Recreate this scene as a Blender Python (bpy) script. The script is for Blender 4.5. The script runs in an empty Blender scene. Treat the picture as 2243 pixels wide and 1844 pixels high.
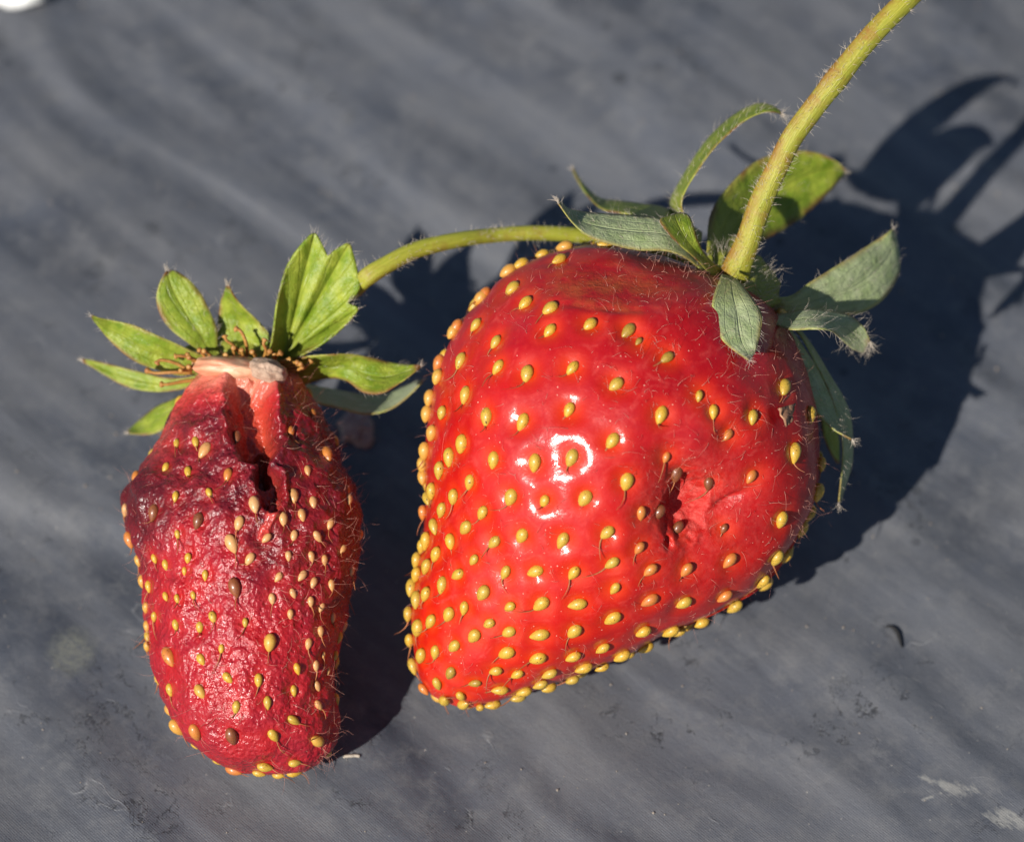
import bpy, math, random
import numpy as np
from mathutils import Vector, Matrix
from mathutils.bvhtree import BVHTree

random.seed(7)
RNG = np.random.default_rng(7)
sc = bpy.context.scene
COL = sc.collection
CM = 0.01

# ------------------------------------------------------------------ camera
E = math.radians(52.0)           # camera looks down at 52 degrees
D0 = 30.0                        # cm from the lens to the plastic at the aim point
LENS, SENS = 117.0, 36.0
W_PX, H_PX = 2243.0, 1844.0      # size of the photograph the measurements were taken on
RIGHT = np.array([1.0, 0, 0])
BACK = np.array([0.0, -math.cos(E), math.sin(E)])
UP = np.array([0.0, math.sin(E), math.cos(E)])
CAM = BACK * D0
cam_d = bpy.data.cameras.new('camera')
cam = bpy.data.objects.new('camera', cam_d)
COL.objects.link(cam)
cam.location = Vector(CAM * CM)
cam.rotation_euler = (math.pi / 2 - E, 0, 0)
cam_d.lens, cam_d.sensor_width, cam_d.sensor_fit = LENS, SENS, 'HORIZONTAL'
cam_d.clip_start, cam_d.clip_end = 0.005, 50
cam_d.dof.use_dof = True
cam_d.dof.focus_distance = (D0 - 3.1) * CM
cam_d.dof.aperture_fstop = 23
sc.camera = cam

# ------------------------------------------------------------------ light
SUN = np.array([-0.83, -1.07, 1.0]); SUN /= np.linalg.norm(SUN)
elev = math.asin(SUN[2])
wd = bpy.data.worlds.new('World'); sc.world = wd; wd.use_nodes = True
wt = wd.node_tree
sky = wt.nodes.new('ShaderNodeTexSky'); sky.sky_type = 'NISHITA'; sky.sun_disc = False
sky.ozone_density = 3.0; sky.dust_density = 0.4
sky.sun_elevation = elev
sky.sun_rotation = math.atan2(SUN[0], SUN[1])
bg = wt.nodes['Background']; bg.inputs['Strength'].default_value = 0.05
wt.links.new(sky.outputs[0], bg.inputs['Color'])
sl = bpy.data.lights.new('sun', 'SUN'); sl.energy = 5.0; sl.angle = math.radians(0.5); sl.color = (1, 0.95, 0.87)
so = bpy.data.objects.new('sun', sl); COL.objects.link(so)
so.rotation_euler = Vector(SUN).to_track_quat('Z', 'Y').to_euler()
so.location = Vector(SUN) * 0.6
sc.view_settings.view_transform = 'Standard'; sc.view_settings.look = 'None'
sc.view_settings.exposure = 0.38; sc.view_settings.gamma = 1.0
sc.view_settings.use_curve_mapping = False
sc.render.engine = 'CYCLES'
sc.cycles.use_denoising = True
sc.cycles.max_bounces = 8

# ------------------------------------------------------------------ measuring
def P(px, py, w):
    """photo pixel + height w (cm towards the lens, above the plane through the aim point) -> point in cm"""
    px, py, w = np.broadcast_arrays(np.asarray(px, float), np.asarray(py, float), np.asarray(w, float))
    d = D0 - w
    k = SENS / LENS / W_PX
    x = (px - W_PX / 2) * k * d
    y = (H_PX / 2 - py) * k * d
    return CAM + x[..., None] * RIGHT + y[..., None] * UP - d[..., None] * BACK
def cmpx(w): return SENS / LENS / W_PX * (D0 - w)
def on_plane(px, py, z=0.0):
    a = P(px, py, 0.0); r = a - CAM
    return CAM + r * ((z - CAM[2]) / r[2])
def crop(ox, oy, s): return lambda X, Y: (ox + X / s, oy + Y / s)
C1 = crop(170, 480, 2.64); C2 = crop(230, 1050, 2.48); C3 = crop(860, 480, 2.8)
C4 = crop(860, 1000, 2.894); C5 = crop(1300, 750, 2.671); C6 = crop(1180, 200, 2.456)
C7 = crop(1143, 500, 1.92); CD = crop(0, 0, 1 / 1.062)

# ------------------------------------------------------------------ noise
_perm = np.random.default_rng(3).permutation(256)
_perm = np.concatenate([_perm, _perm, _perm])
_grad = np.random.default_rng(4).normal(size=(256, 3)); _grad /= np.linalg.norm(_grad, axis=1)[:, None]
def noise(p):
    p = np.asarray(p, float)
    i = np.floor(p).astype(int); f = p - i
    u = f * f * f * (f * (f * 6 - 15) + 10)
    out = 0
    for dx in (0, 1):
        for dy in (0, 1):
            for dz in (0, 1):
                h = _perm[_perm[_perm[(i[..., 0] + dx) & 255] + ((i[..., 1] + dy) & 255)] + ((i[..., 2] + dz) & 255)]
                g = _grad[h]
                d = (f[..., 0] - dx) * g[..., 0] + (f[..., 1] - dy) * g[..., 1] + (f[..., 2] - dz) * g[..., 2]
                wt_ = (u[..., 0] if dx else 1 - u[..., 0]) * (u[..., 1] if dy else 1 - u[..., 1]) * (u[..., 2] if dz else 1 - u[..., 2])
                out = out + d * wt_
    return out * 1.5
def fbm(p, o=3):
    s, a = 0, 1.0
    for k in range(o):
        s = s + a * noise(p * 2 ** k + 17.3 * k); a *= 0.5
    return s
def sstep(a, b, x):
    t = np.clip((x - a) / (b - a), 0, 1); return t * t * (3 - 2 * t)

# ------------------------------------------------------------------ mesh helpers
def mesh_obj(name, verts, faces, mats, parent=None, attrs=None, uv=None, fmat=None, smooth=True):
    """verts in cm (world); one mesh object"""
    me = bpy.data.meshes.new(name)
    v = np.asarray(verts, float) * CM
    faces = np.asarray(faces) if not isinstance(faces, list) else faces
    if isinstance(faces, np.ndarray):
        nf, k = faces.shape
        me.vertices.add(len(v)); me.vertices.foreach_set('co', v.astype(np.float32).ravel())
        me.loops.add(nf * k); me.loops.foreach_set('vertex_index', faces.astype(np.int32).ravel())
        me.polygons.add(nf)
        me.polygons.foreach_set('loop_start', np.arange(0, nf * k, k, dtype=np.int32))
        me.polygons.foreach_set('loop_total', np.full(nf, k, dtype=np.int32))
        me.update(calc_edges=True)
        if k == 4: me.validate()
    else:
        me.from_pydata([tuple(p) for p in v], [], faces)
    if smooth: me.polygons.foreach_set('use_smooth', np.ones(len(me.polygons), dtype=bool))
    for m in (mats if isinstance(mats, (list, tuple)) else [mats]): me.materials.append(m)
    if fmat is not None: me.polygons.foreach_set('material_index', np.asarray(fmat, dtype=np.int32))
    for k, a in (attrs or {}).items():
        at = me.attributes.new(k, 'FLOAT', 'POINT'); at.data.foreach_set('value', np.asarray(a, np.float32))
    if uv is not None:
        at = me.attributes.new('place', 'FLOAT_VECTOR', 'POINT')
        u3 = np.zeros((len(v), 3), np.float32); u3[:, :2] = uv
        at.data.foreach_set('vector', u3.ravel())
    me.update()
    o = bpy.data.objects.new(name, me); COL.objects.link(o)
    if parent is not None: o.parent = parent
    return o
def put(o, origin):
    """move the object's origin to 'origin' (cm) keeping its geometry in place"""
    org = Vector(np.asarray(origin) * CM)
    o.data.transform(Matrix.Translation(-org)); o.location = org
def thing(name, loc, label, cat, group=None):
    o = bpy.data.objects.new(name, None); COL.objects.link(o)
    o.empty_display_size = 0.01
    o['label'] = label; o['category'] = cat
    if group: o['group'] = group
    return o
def tag(o, label, cat, group=None):
    o['label'] = label; o['category'] = cat
    if group: o['group'] = group
    return o
def grid_faces(nr, nc, wrap=False):
    r = np.arange(nr - 1)[:, None]; c = np.arange(nc if wrap else nc - 1)[None, :]
    c2 = (c + 1) % nc
    return np.stack([r * nc + c, r * nc + c2, (r + 1) * nc + c2, (r + 1) * nc + c], -1).reshape(-1, 4)
def catmull(pts, n):
    p = np.asarray(pts, float); m = len(p)
    pp = np.vstack([2 * p[0] - p[1], p, 2 * p[-1] - p[-2]])
    t = np.linspace(0, m - 1, n); i = np.minimum(t.astype(int), m - 2); f = (t - i)[:, None]
    a, b, c, d = pp[i], pp[i + 1], pp[i + 2], pp[i + 3]
    return 0.5 * (2 * b + (c - a) * f + (2 * a - 5 * b + 4 * c - d) * f ** 2 + (3 * b - a - 3 * c + d) * f ** 3)
def unit(v): return v / np.maximum(np.linalg.norm(v, axis=-1, keepdims=True), 1e-12)
def tube_arrays(path, rad, sides=14, cap=True):
    path = np.asarray(path, float); n = len(path); rad = np.broadcast_to(np.asarray(rad, float), (n,))
    t = unit(np.gradient(path, axis=0))
    u = np.zeros_like(path); ref = np.array([0.3, 0.2, 1.0])
    u[0] = unit(ref - ref.dot(t[0]) * t[0])
    for k in range(1, n): u[k] = unit(u[k - 1] - u[k - 1].dot(t[k]) * t[k])
    b = np.cross(t, u)
    th = np.linspace(0, 2 * math.pi, sides, endpoint=False)
    nrm = np.cos(th)[None, :, None] * u[:, None] + np.sin(th)[None, :, None] * b[:, None]
    v = path[:, None] + rad[:, None, None] * nrm
    f = grid_faces(n, sides, True)
    return v.reshape(-1, 3), f, nrm.reshape(-1, 3), t
class Hairs:
    """fine hairs collected into one mesh per owner"""
    def __init__(self): self.v = []; self.f = []; self.n = 0
    def add(self, base, d, length, r=0.004, curl=0.4, seg=4):
        d = unit(np.asarray(d, float)); side = unit(np.cross(d, RNG.normal(size=3)))
        t = np.linspace(0, 1, seg)
        bend = RNG.normal() * curl
        w2 = np.cross(d, side) * RNG.normal() * curl * 0.6
        path = base + d * (t * length)[:, None] + side * (bend * length * t ** 2)[:, None] + w2 * (length * t ** 3)[:, None]
        rr = r * (1 - 0.75 * t)
        s2 = np.cross(d, side)
        for k in range(seg):
            for q in range(3):
                a = 2.0944 * q
                self.v.append(path[k] + rr[k] * (math.cos(a) * side + math.sin(a) * s2))
        for k in range(seg - 1):
            for q in range(3):
                self.f.append((self.n + 3 * k + q, self.n + 3 * k + (q + 1) % 3, self.n + 3 * k + 3 + (q + 1) % 3, self.n + 3 * k + 3 + q))
        self.n += 3 * seg
    def build(self, name, mat, parent):
        if not self.v: return
        o = mesh_obj(name, np.array(self.v), np.array(self.f), mat, parent); o['kind'] = 'stuff'
        return o

# ------------------------------------------------------------------ material helpers
def new_mat(name):
    m = bpy.data.materials.new(name); m.use_nodes = True
    nt = m.node_tree; nt.nodes.clear()
    return m, nt
def nd(nt, typ, ins=None, **props):
    n = nt.nodes.new(typ)
    for k, v in props.items(): setattr(n, k, v)
    for k, v in (ins or {}).items():
        s = n.inputs[k]
        if hasattr(v, 'is_output'): nt.links.new(v, s)
        else: s.default_value = v
    return n
def math_(nt, op, a, b=0.0, clamp=False):
    n = nd(nt, 'ShaderNodeMath', {0: a, 1: b}, operation=op); n.use_clamp = clamp
    return n.outputs[0]
def ramp(nt, fac, stops):
    n = nd(nt, 'ShaderNodeValToRGB', {'Fac': fac})
    while len(n.color_ramp.elements) < len(stops): n.color_ramp.elements.new(0.5)
    for e, (p, c) in zip(n.color_ramp.elements, stops):
        e.position = p; e.color = (c if isinstance(c, tuple) else (c, c, c)) + (1,)
    return n.outputs[0]
def mix(nt, fac, a, b, mode='MIX'):
    n = nd(nt, 'ShaderNodeMix', data_type='RGBA', blend_type=mode)
    for i, v in ((0, fac), (6, a), (7, b)):
        if hasattr(v, 'is_output'): nt.links.new(v, n.inputs[i])
        else: n.inputs[i].default_value = v if i == 0 else tuple(v) + ((1,) if len(v) == 3 else ())
    return n.outputs[2]
def tex(nt, vec, scale, detail=3, rough=0.5, out=0, dist=0.0):
    return nd(nt, 'ShaderNodeTexNoise', {'Vector': vec, 'Scale': scale, 'Detail': detail, 'Roughness': rough, 'Distortion': dist}).outputs[out]
def attr(nt, name, out='Fac'): return nd(nt, 'ShaderNodeAttribute', attribute_name=name).outputs[out]
def finish(nt, shader): nd(nt, 'ShaderNodeOutputMaterial', {'Surface': shader})
def cmcoord(nt):
    tc = nd(nt, 'ShaderNodeTexCoord')
    return nd(nt, 'ShaderNodeVectorMath', {0: tc.outputs['Object'], 3: 100.0}, operation='SCALE').outputs[0]
def bump(nt, h, strength, dist_cm, normal=None):
    ins = {'Height': h, 'Strength': strength, 'Distance': dist_cm * CM}
    if normal is not None: ins['Normal'] = normal
    return nd(nt, 'ShaderNodeBump', ins).outputs[0]

# ---- strawberry skin, fresh
def mat_skin():
    m, nt = new_mat('fresh_strawberry_skin'); v = cmcoord(nt)
    dim, hole, br = attr(nt, 'dimple'), attr(nt, 'hole'), attr(nt, 'bruise')
    n1 = tex(nt, v, 1.6, 4, 0.6)
    n2 = tex(nt, v, 14, 4, 0.65)
    ripe = math_(nt, 'ADD', attr(nt, 'ripe'), math_(nt, 'MULTIPLY', math_(nt, 'SUBTRACT', n1, 0.5), 0.9), True)
    c = mix(nt, ramp(nt, ripe, [(0.2, 0.0), (0.75, 1.0)]), (0.33, 0.002, 0.008), (0.46, 0.0035, 0.002))
    c = mix(nt, ramp(nt, tex(nt, v, 2.6, 5, 0.65, dist=0.5), [(0.5, 0.0), (0.72, 0.45)]), c, (0.50, 0.022, 0.026))
    web = math_(nt, 'MULTIPLY', attr(nt, 'web'), ramp(nt, tex(nt, v, 11, 4, 0.7), [(0.42, 0.0), (0.62, 1.0)]))
    c = mix(nt, math_(nt, 'MULTIPLY', web, 0.28), c, (0.66, 0.10, 0.08))
    c = mix(nt, math_(nt, 'MULTIPLY', dim, 0.95), c, (0.60, 0.036, 0.002))
    c = mix(nt, math_(nt, 'MULTIPLY', ramp(nt, n2, [(0.52, 0.0), (0.75, 1.0)]), 0.22), c, (0.68, 0.05, 0.03))
    bc = mix(nt, ramp(nt, tex(nt, v, 5, 4, 0.6), [(0.4, 0.0), (0.65, 1.0)]), (0.30, 0.008, 0.012), (0.34, 0.07, 0.02))
    c = mix(nt, math_(nt, 'MULTIPLY', br, 0.85), c, bc)
    hc = mix(nt, ramp(nt, tex(nt, v, 18, 4, 0.7), [(0.4, 0.0), (0.65, 1.0)]), (0.44, 0.012, 0.009), (0.56, 0.075, 0.06))
    c = mix(nt, math_(nt, 'MULTIPLY', hole, 0.9), c, hc)
    # small pale dust specks and threads on the skin
    vo = nd(nt, 'ShaderNodeTexVoronoi', {'Vector': v, 'Scale': 22.0, 'Randomness': 1.0})
    spk = math_(nt, 'LESS_THAN', vo.outputs['Distance'], math_(nt, 'MULTIPLY', nd(nt, 'ShaderNodeSeparateColor', {0: vo.outputs['Color']}).outputs[0], 0.13))
    spk = math_(nt, 'MULTIPLY', spk, ramp(nt, tex(nt, v, 3, 2), [(0.42, 0.0), (0.52, 1.0)]))
    c = mix(nt, math_(nt, 'MULTIPLY', spk, 0.75), c, (0.75, 0.45, 0.35))
    h = math_(nt, 'ADD', math_(nt, 'MULTIPLY', tex(nt, v, 45, 3, 0.6), 0.4), math_(nt, 'MULTIPLY', tex(nt, v, 9, 3, 0.6), 1.0))
    bn = bump(nt, h, 0.3, 0.014)
    hb = bump(nt, tex(nt, v, 20, 5, 0.7), math_(nt, 'MULTIPLY', math_(nt, 'MAXIMUM', hole, math_(nt, 'MULTIPLY', br, 0.9)), 0.55), 0.05, bn)
    rough = math_(nt, 'ADD', ramp(nt, tex(nt, v, 6, 4, 0.6), [(0.3, 0.46), (0.7, 0.6)]), math_(nt, 'MULTIPLY', br, 0.15))
    cw = math_(nt, 'SUBTRACT', 0.62, math_(nt, 'MULTIPLY', math_(nt, 'MAXIMUM', br, hole), 0.5), True)
    cr = ramp(nt, tex(nt, v, 8, 4, 0.7), [(0.35, 0.09), (0.7, 0.26)])
    p = nd(nt, 'ShaderNodeBsdfPrincipled', {'Base Color': c, 'Roughness': rough, 'Specular IOR Level': 0.2,
        'Subsurface Weight': 0.15, 'Subsurface Radius': (1.0, 0.22, 0.12), 'Subsurface Scale': 0.0012,
        'Coat Weight': cw, 'Coat Roughness': cr, 'Coat IOR': 1.45, 'Normal': hb, 'Coat Normal': hb})
    finish(nt, p.outputs[0]); return m
# ---- strawberry skin, shrivelled and rotting
def mat_rot():
    m, nt = new_mat('shrivelled_strawberry_skin'); v = cmcoord(nt)
    rot, pale, hole, dim, slick = attr(nt, 'rot'), attr(nt, 'pale'), attr(nt, 'hole'), attr(nt, 'dimple'), attr(nt, 'slick')
    n1 = tex(nt, v, 2.2, 4, 0.6); n2 = tex(nt, v, 13, 4, 0.7); n3 = tex(nt, v, 26, 4, 0.65)
    c = mix(nt, ramp(nt, n1, [(0.35, 0.0), (0.65, 1.0)]), (0.34, 0.005, 0.010), (0.28, 0.006, 0.018))
    c = mix(nt, math_(nt, 'MULTIPLY', ramp(nt, n2, [(0.48, 0.0), (0.72, 1.0)]), 0.4), c, (0.50, 0.04, 0.05))
    rc = mix(nt, ramp(nt, n2, [(0.38, 0.0), (0.68, 1.0)]), (0.050, 0.0015, 0.005), (0.20, 0.008, 0.016))
    rm = math_(nt, 'ADD', rot, math_(nt, 'MULTIPLY', math_(nt, 'SUBTRACT', tex(nt, v, 4.5, 4, 0.7), 0.5), 1.1), True)
    c = mix(nt, ramp(nt, rm, [(0.3, 0.0), (0.8, 0.9)]), c, rc)
    c = mix(nt, math_(nt, 'MULTIPLY', pale, ramp(nt, n3, [(0.3, 0.4), (0.6, 0.9)])), c, (0.62, 0.075, 0.055))
    c = mix(nt, math_(nt, 'MULTIPLY', hole, 0.8), c, (0.58, 0.075, 0.03))
    c = mix(nt, math_(nt, 'MULTIPLY', dim, 0.35), c, (0.60, 0.02, 0.012))
    c = mix(nt, math_(nt, 'MULTIPLY', attr(nt, 'juice'), 0.8), c, (0.07, 0.002, 0.005))
    c = mix(nt, attr(nt, 'cream'), c, (0.68, 0.34, 0.22))
    wet = nd(nt, 'ShaderNodeTexVoronoi', {'Vector': nd(nt, 'ShaderNodeVectorMath', {0: v, 1: nd(nt, 'ShaderNodeVectorMath', {0: tex(nt, v, 14, 3, 0.6, 1), 3: 0.06}, operation='SCALE').outputs[0]}, operation='ADD').outputs[0], 'Scale': 24.0, 'Randomness': 1.0}, feature='SMOOTH_F1')
    wet.inputs['Smoothness'].default_value = 0.6
    bn = bump(nt, wet.outputs['Distance'], ramp(nt, tex(nt, v, 3.2, 3, 0.6), [(0.35, 0.35), (0.6, 0.9)]), 0.020)
    bn = bump(nt, tex(nt, v, 60, 2, 0.6), 0.35, 0.006, bn)
    bn = bump(nt, n2, 0.5, 0.04, bn)
    cr = ramp(nt, tex(nt, v, 9, 3, 0.6), [(0.35, 0.16), (0.7, 0.30)])
    p = nd(nt, 'ShaderNodeBsdfPrincipled', {'Base Color': c, 'Roughness': 0.55, 'Specular IOR Level': 0.15,
        'Subsurface Weight': 0.18, 'Subsurface Radius': (1.0, 0.25, 0.15), 'Subsurface Scale': 0.001,
        'Coat Weight': ramp(nt, tex(nt, v, 4, 4, 0.7), [(0.35, 0.45), (0.6, 1.0)]), 'Coat IOR': 1.55, 'Coat Roughness': cr, 'Normal': bn, 'Coat Normal': bn})
    finish(nt, p.outputs[0]); return m
def mat_seed(name, c1, c2, dark, amount, gloss=0.3):
    m, nt = new_mat(name); v = cmcoord(nt)
    rnd = nd(nt, 'ShaderNodeObjectInfo').outputs['Random']
    off = nd(nt, 'ShaderNodeVectorMath', {0: v, 1: nd(nt, 'ShaderNodeCombineXYZ', {0: math_(nt, 'MULTIPLY', rnd, 40.0), 1: math_(nt, 'MULTIPLY', rnd, 91.0), 2: rnd}).outputs[0]}, operation='ADD').outputs[0]
    c = mix(nt, rnd, c1, c2)
    c = mix(nt, math_(nt, 'MULTIPLY', ramp(nt, tex(nt, off, 9, 3, 0.6), [(0.4, 0.0), (0.7, 1.0)]), 0.35), c, dark)
    sp = ramp(nt, tex(nt, off, 48, 2, 0.5), [(0.60, 0.0), (0.66, 1.0)])
    blot = ramp(nt, tex(nt, off, 7, 2, 0.5), [(0.66, 0.0), (0.72, 1.0)])
    c = mix(nt, math_(nt, 'MULTIPLY', math_(nt, 'MAXIMUM', sp, blot), amount), c, (0.035, 0.014, 0.006))
    bn = bump(nt, tex(nt, off, 30, 3, 0.6), 0.25, 0.012)
    p = nd(nt, 'ShaderNodeBsdfPrincipled', {'Base Color': c, 'Roughness': 0.42, 'Specular IOR Level': 0.4, 'Coat Weight': gloss, 'Coat Roughness': 0.18,
        'Subsurface Weight': 0.12, 'Subsurface Radius': (1, 0.6, 0.2), 'Subsurface Scale': 0.0004, 'Normal': bn})
    finish(nt, p.outputs[0]); return m
def mat_leaf(name, base, light, edge, trans, gloss, fuzz=0.0, brown=0.5):
    m, nt = new_mat(name); v = cmcoord(nt)
    pl = attr(nt, 'place', 'Vector'); s = nd(nt, 'ShaderNodeSeparateXYZ', {0: pl})
    u, a = s.outputs[0], math_(nt, 'ABSOLUTE', s.outputs[1])
    n1 = tex(nt, v, 7, 4, 0.6)
    c = mix(nt, ramp(nt, n1, [(0.35, 0.0), (0.68, 1.0)]), base, light)
    # veins: midrib and side veins running towards the tip
    rib = ramp(nt, a, [(0.0, 1.0), (0.06, 0.0)])
    vv = math_(nt, 'ADD', math_(nt, 'MULTIPLY', a, 2.4), math_(nt, 'MULTIPLY', u, -1.3))
    vv = math_(nt, 'ADD', vv, math_(nt, 'MULTIPLY', tex(nt, v, 5, 3), 0.5))
    vein = ramp(nt, math_(nt, 'PINGPONG', vv, 0.5), [(0.0, 1.0), (0.06, 0.0)])
    ve = math_(nt, 'MAXIMUM', rib, math_(nt, 'MULTIPLY', vein, 0.7))
    c = mix(nt, math_(nt, 'MULTIPLY', ve, 0.5), c, light)
    c = mix(nt, ramp(nt, a, [(0.86, 0.0), (0.98, 0.7)]), c, edge)
    c = mix(nt, ramp(nt, u, [(0.0, 0.65), (0.3, 0.0)]), c, (0.34, 0.34, 0.06))
    bm = ramp(nt, math_(nt, 'ADD', u, math_(nt, 'MULTIPLY', math_(nt, 'SUBTRACT', n1, 0.5), 0.25)), [(0.93, 0.0), (1.0, 1.0)])
    em = math_(nt, 'MULTIPLY', ramp(nt, a, [(0.72, 0.0), (1.0, 1.0)]), ramp(nt, tex(nt, v, 4, 3), [(0.42, 0.0), (0.58, 1.0)]))
    c = mix(nt, math_(nt, 'MULTIPLY', math_(nt, 'MAXIMUM', bm, em), brown), c, (0.20, 0.075, 0.028))
    sp = ramp(nt, tex(nt, v, 28, 2), [(0.68, 0.0), (0.74, 0.5)])
    c = mix(nt, sp, c, (0.10, 0.05, 0.02))
    h = math_(nt, 'ADD', math_(nt, 'MULTIPLY', ve, -0.6), math_(nt, 'ADD', math_(nt, 'MULTIPLY', tex(nt, v, 16, 3, 0.6), 1.0), math_(nt, 'MULTIPLY', tex(nt, v, 70, 2), 0.4)))
    bn = bump(nt, h, 0.6, 0.03)
    p = nd(nt, 'ShaderNodeBsdfPrincipled', {'Base Color': c, 'Roughness': gloss, 'Specular IOR Level': 0.4, 'Normal': bn, 'Sheen Weight': fuzz, 'Sheen Roughness': 0.4})
    t = nd(nt, 'ShaderNodeBsdfTranslucent', {'Color': mix(nt, 0.5, c, (0.32, 0.42, 0.03)), 'Normal': bn})
    ms = nd(nt, 'ShaderNodeMixShader', {0: trans, 1: p.outputs[0], 2: t.outputs[0]})
    finish(nt, ms.outputs[0]); return m
def mat_stem(name, a, b, streak):
    m, nt = new_mat(name); v = cmcoord(nt)
    pl = nd(nt, 'ShaderNodeSeparateXYZ', {0: attr(nt, 'place', 'Vector')})
    st = nd(nt, 'ShaderNodeCombineXYZ', {0: math_(nt, 'MULTIPLY', pl.outputs[0], 1.4), 1: math_(nt, 'MULTIPLY', pl.outputs[1], 7.0), 2: 0.0}).outputs[0]
    c = mix(nt, ramp(nt, tex(nt, st, 2.2, 4, 0.65), [(0.35, 0.0), (0.65, 1.0)]), a, b)
    c = mix(nt, ramp(nt, tex(nt, v, 5, 4, 0.7), [(0.5, 0.0), (0.7, 0.7)]), c, streak)
    c = mix(nt, math_(nt, 'MULTIPLY', attr(nt, 'flush'), ramp(nt, tex(nt, v, 9, 4, 0.7), [(0.35, 0.15), (0.6, 0.9)])), c, streak)
    h = math_(nt, 'ADD', tex(nt, st, 5, 3), math_(nt, 'MULTIPLY', tex(nt, v, 60, 2), 0.5))
    bn = bump(nt, h, 0.5, 0.02)
    p = nd(nt, 'ShaderNodeBsdfPrincipled', {'Base Color': c, 'Roughness': 0.45, 'Specular IOR Level': 0.4, 'Subsurface Weight': 0.2,
        'Subsurface Radius': (0.8, 1.0, 0.2), 'Subsurface Scale': 0.0006, 'Normal': bn})
    finish(nt, p.outputs[0]); return m
def mat_plain(name, c, rough=0.5, c2=None, scale=20, trans=0.0, spec=0.4):
    m, nt = new_mat(name)
    col = c + (1,)
    v = cmcoord(nt)
    if c2: col = mix(nt, ramp(nt, tex(nt, v, scale, 4, 0.65), [(0.35, 0.0), (0.68, 1.0)]), c, c2)
    bn = bump(nt, tex(nt, v, scale * 2, 3), 0.4, 0.02)
    p = nd(nt, 'ShaderNodeBsdfPrincipled', {'Base Color': col, 'Roughness': rough, 'Specular IOR Level': spec, 'Normal': bn})
    if trans:
        t = nd(nt, 'ShaderNodeBsdfTranslucent', {'Color': col})
        finish(nt, nd(nt, 'ShaderNodeMixShader', {0: trans, 1: p.outputs[0], 2: t.outputs[0]}).outputs[0])
    else: finish(nt, p.outputs[0])
    return m

M_SKIN, M_ROT = mat_skin(), mat_rot()
M_GOLD = mat_seed('golden_seed', (0.60, 0.36, 0.035), (0.48, 0.33, 0.045), (0.42, 0.17, 0.015), 0.95)
M_PINK = mat_seed('peach_seed', (0.56, 0.33, 0.055), (0.55, 0.28, 0.05), (0.48, 0.16, 0.03), 0.5)
M_ORANGE = mat_seed('orange_seed', (0.56, 0.20, 0.035), (0.50, 0.16, 0.03), (0.38, 0.09, 0.02), 0.5, 0.5)
M_BROWN = mat_seed('brown_seed', (0.26, 0.075, 0.022), (0.20, 0.06, 0.02), (0.09, 0.025, 0.012), 0.8, 0.6)
M_PALE = mat_seed('pale_seed', (0.60, 0.34, 0.14), (0.58, 0.30, 0.10), (0.50, 0.15, 0.05), 0.35)
M_STYLE = mat_plain('dried_style', (0.28, 0.08, 0.025), 0.5, (0.42, 0.16, 0.06), 12)
M_FUZZ = mat_plain('pale_hair', (0.75, 0.66, 0.55), 0.35, trans=0.35)
M_FUZZR = mat_plain('pink_hair', (0.70, 0.34, 0.26), 0.35, trans=0.35)
M_GREEN = mat_leaf('green_sepal_face', (0.16, 0.25, 0.016), (0.36, 0.41, 0.05), (0.45, 0.42, 0.10), 0.2, 0.34, brown=0.95)
M_GREY = mat_leaf('downy_sepal_face', (0.28, 0.35, 0.15), (0.40, 0.45, 0.25), (0.46, 0.46, 0.10), 0.15, 0.5, 0.1, 0.6)
M_STEM = mat_stem('fruit_stalk_skin', (0.26, 0.27, 0.022), (0.36, 0.33, 0.04), (0.26, 0.10, 0.025))
M_THIN = mat_stem('thin_stalk_skin', (0.27, 0.29, 0.022), (0.38, 0.37, 0.05), (0.26, 0.17, 0.03))
M_CREAM = mat_plain('cream_receptacle', (0.68, 0.42, 0.26), 0.45, (0.64, 0.22, 0.12), 5)
M_SCAR = mat_plain('corky_scar', (0.52, 0.37, 0.27), 0.8, (0.30, 0.19, 0.13), 16)
M_STAMEN = mat_plain('dry_stamen', (0.42, 0.22, 0.05), 0.5, (0.28, 0.10, 0.03), 14)

# ------------------------------------------------------------------ the black plastic sheet
def hg(x, y):
    x = np.asarray(x, float); y = np.asarray(y, float)
    wx = x + 0.5 * noise(np.stack([x * 0.35, y * 0.35, x * 0 + 3], -1)); wy = y + 0.5 * noise(np.stack([x * 0.35, y * 0.35, x * 0 + 9], -1))
    s = (wx - 0.95 * wy) * 0.72; q = (0.95 * wx + wy) * 0.72
    h = 0.16 * noise(np.stack([q * 0.42, s * 0.07, s * 0 + 1.5], -1))
    h = h + 0.085 * noise(np.stack([q * 0.95, s * 0.13, s * 0 + 5.5], -1))
    h = h + 0.05 * noise(np.stack([q * 1.9, s * 0.30, s * 0 + 7.5], -1))
    rd_ = np.abs(noise(np.stack([q * 0.75, s * 0.09, s * 0 + 11.5], -1)))
    h = h + 0.008 * np.clip(1 - 9 * rd_, 0, 1) ** 2
    h = h + 0.010 * noise(np.stack([q * 4.2, s * 1.0, s * 0 + 2.5], -1))
    return h
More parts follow.
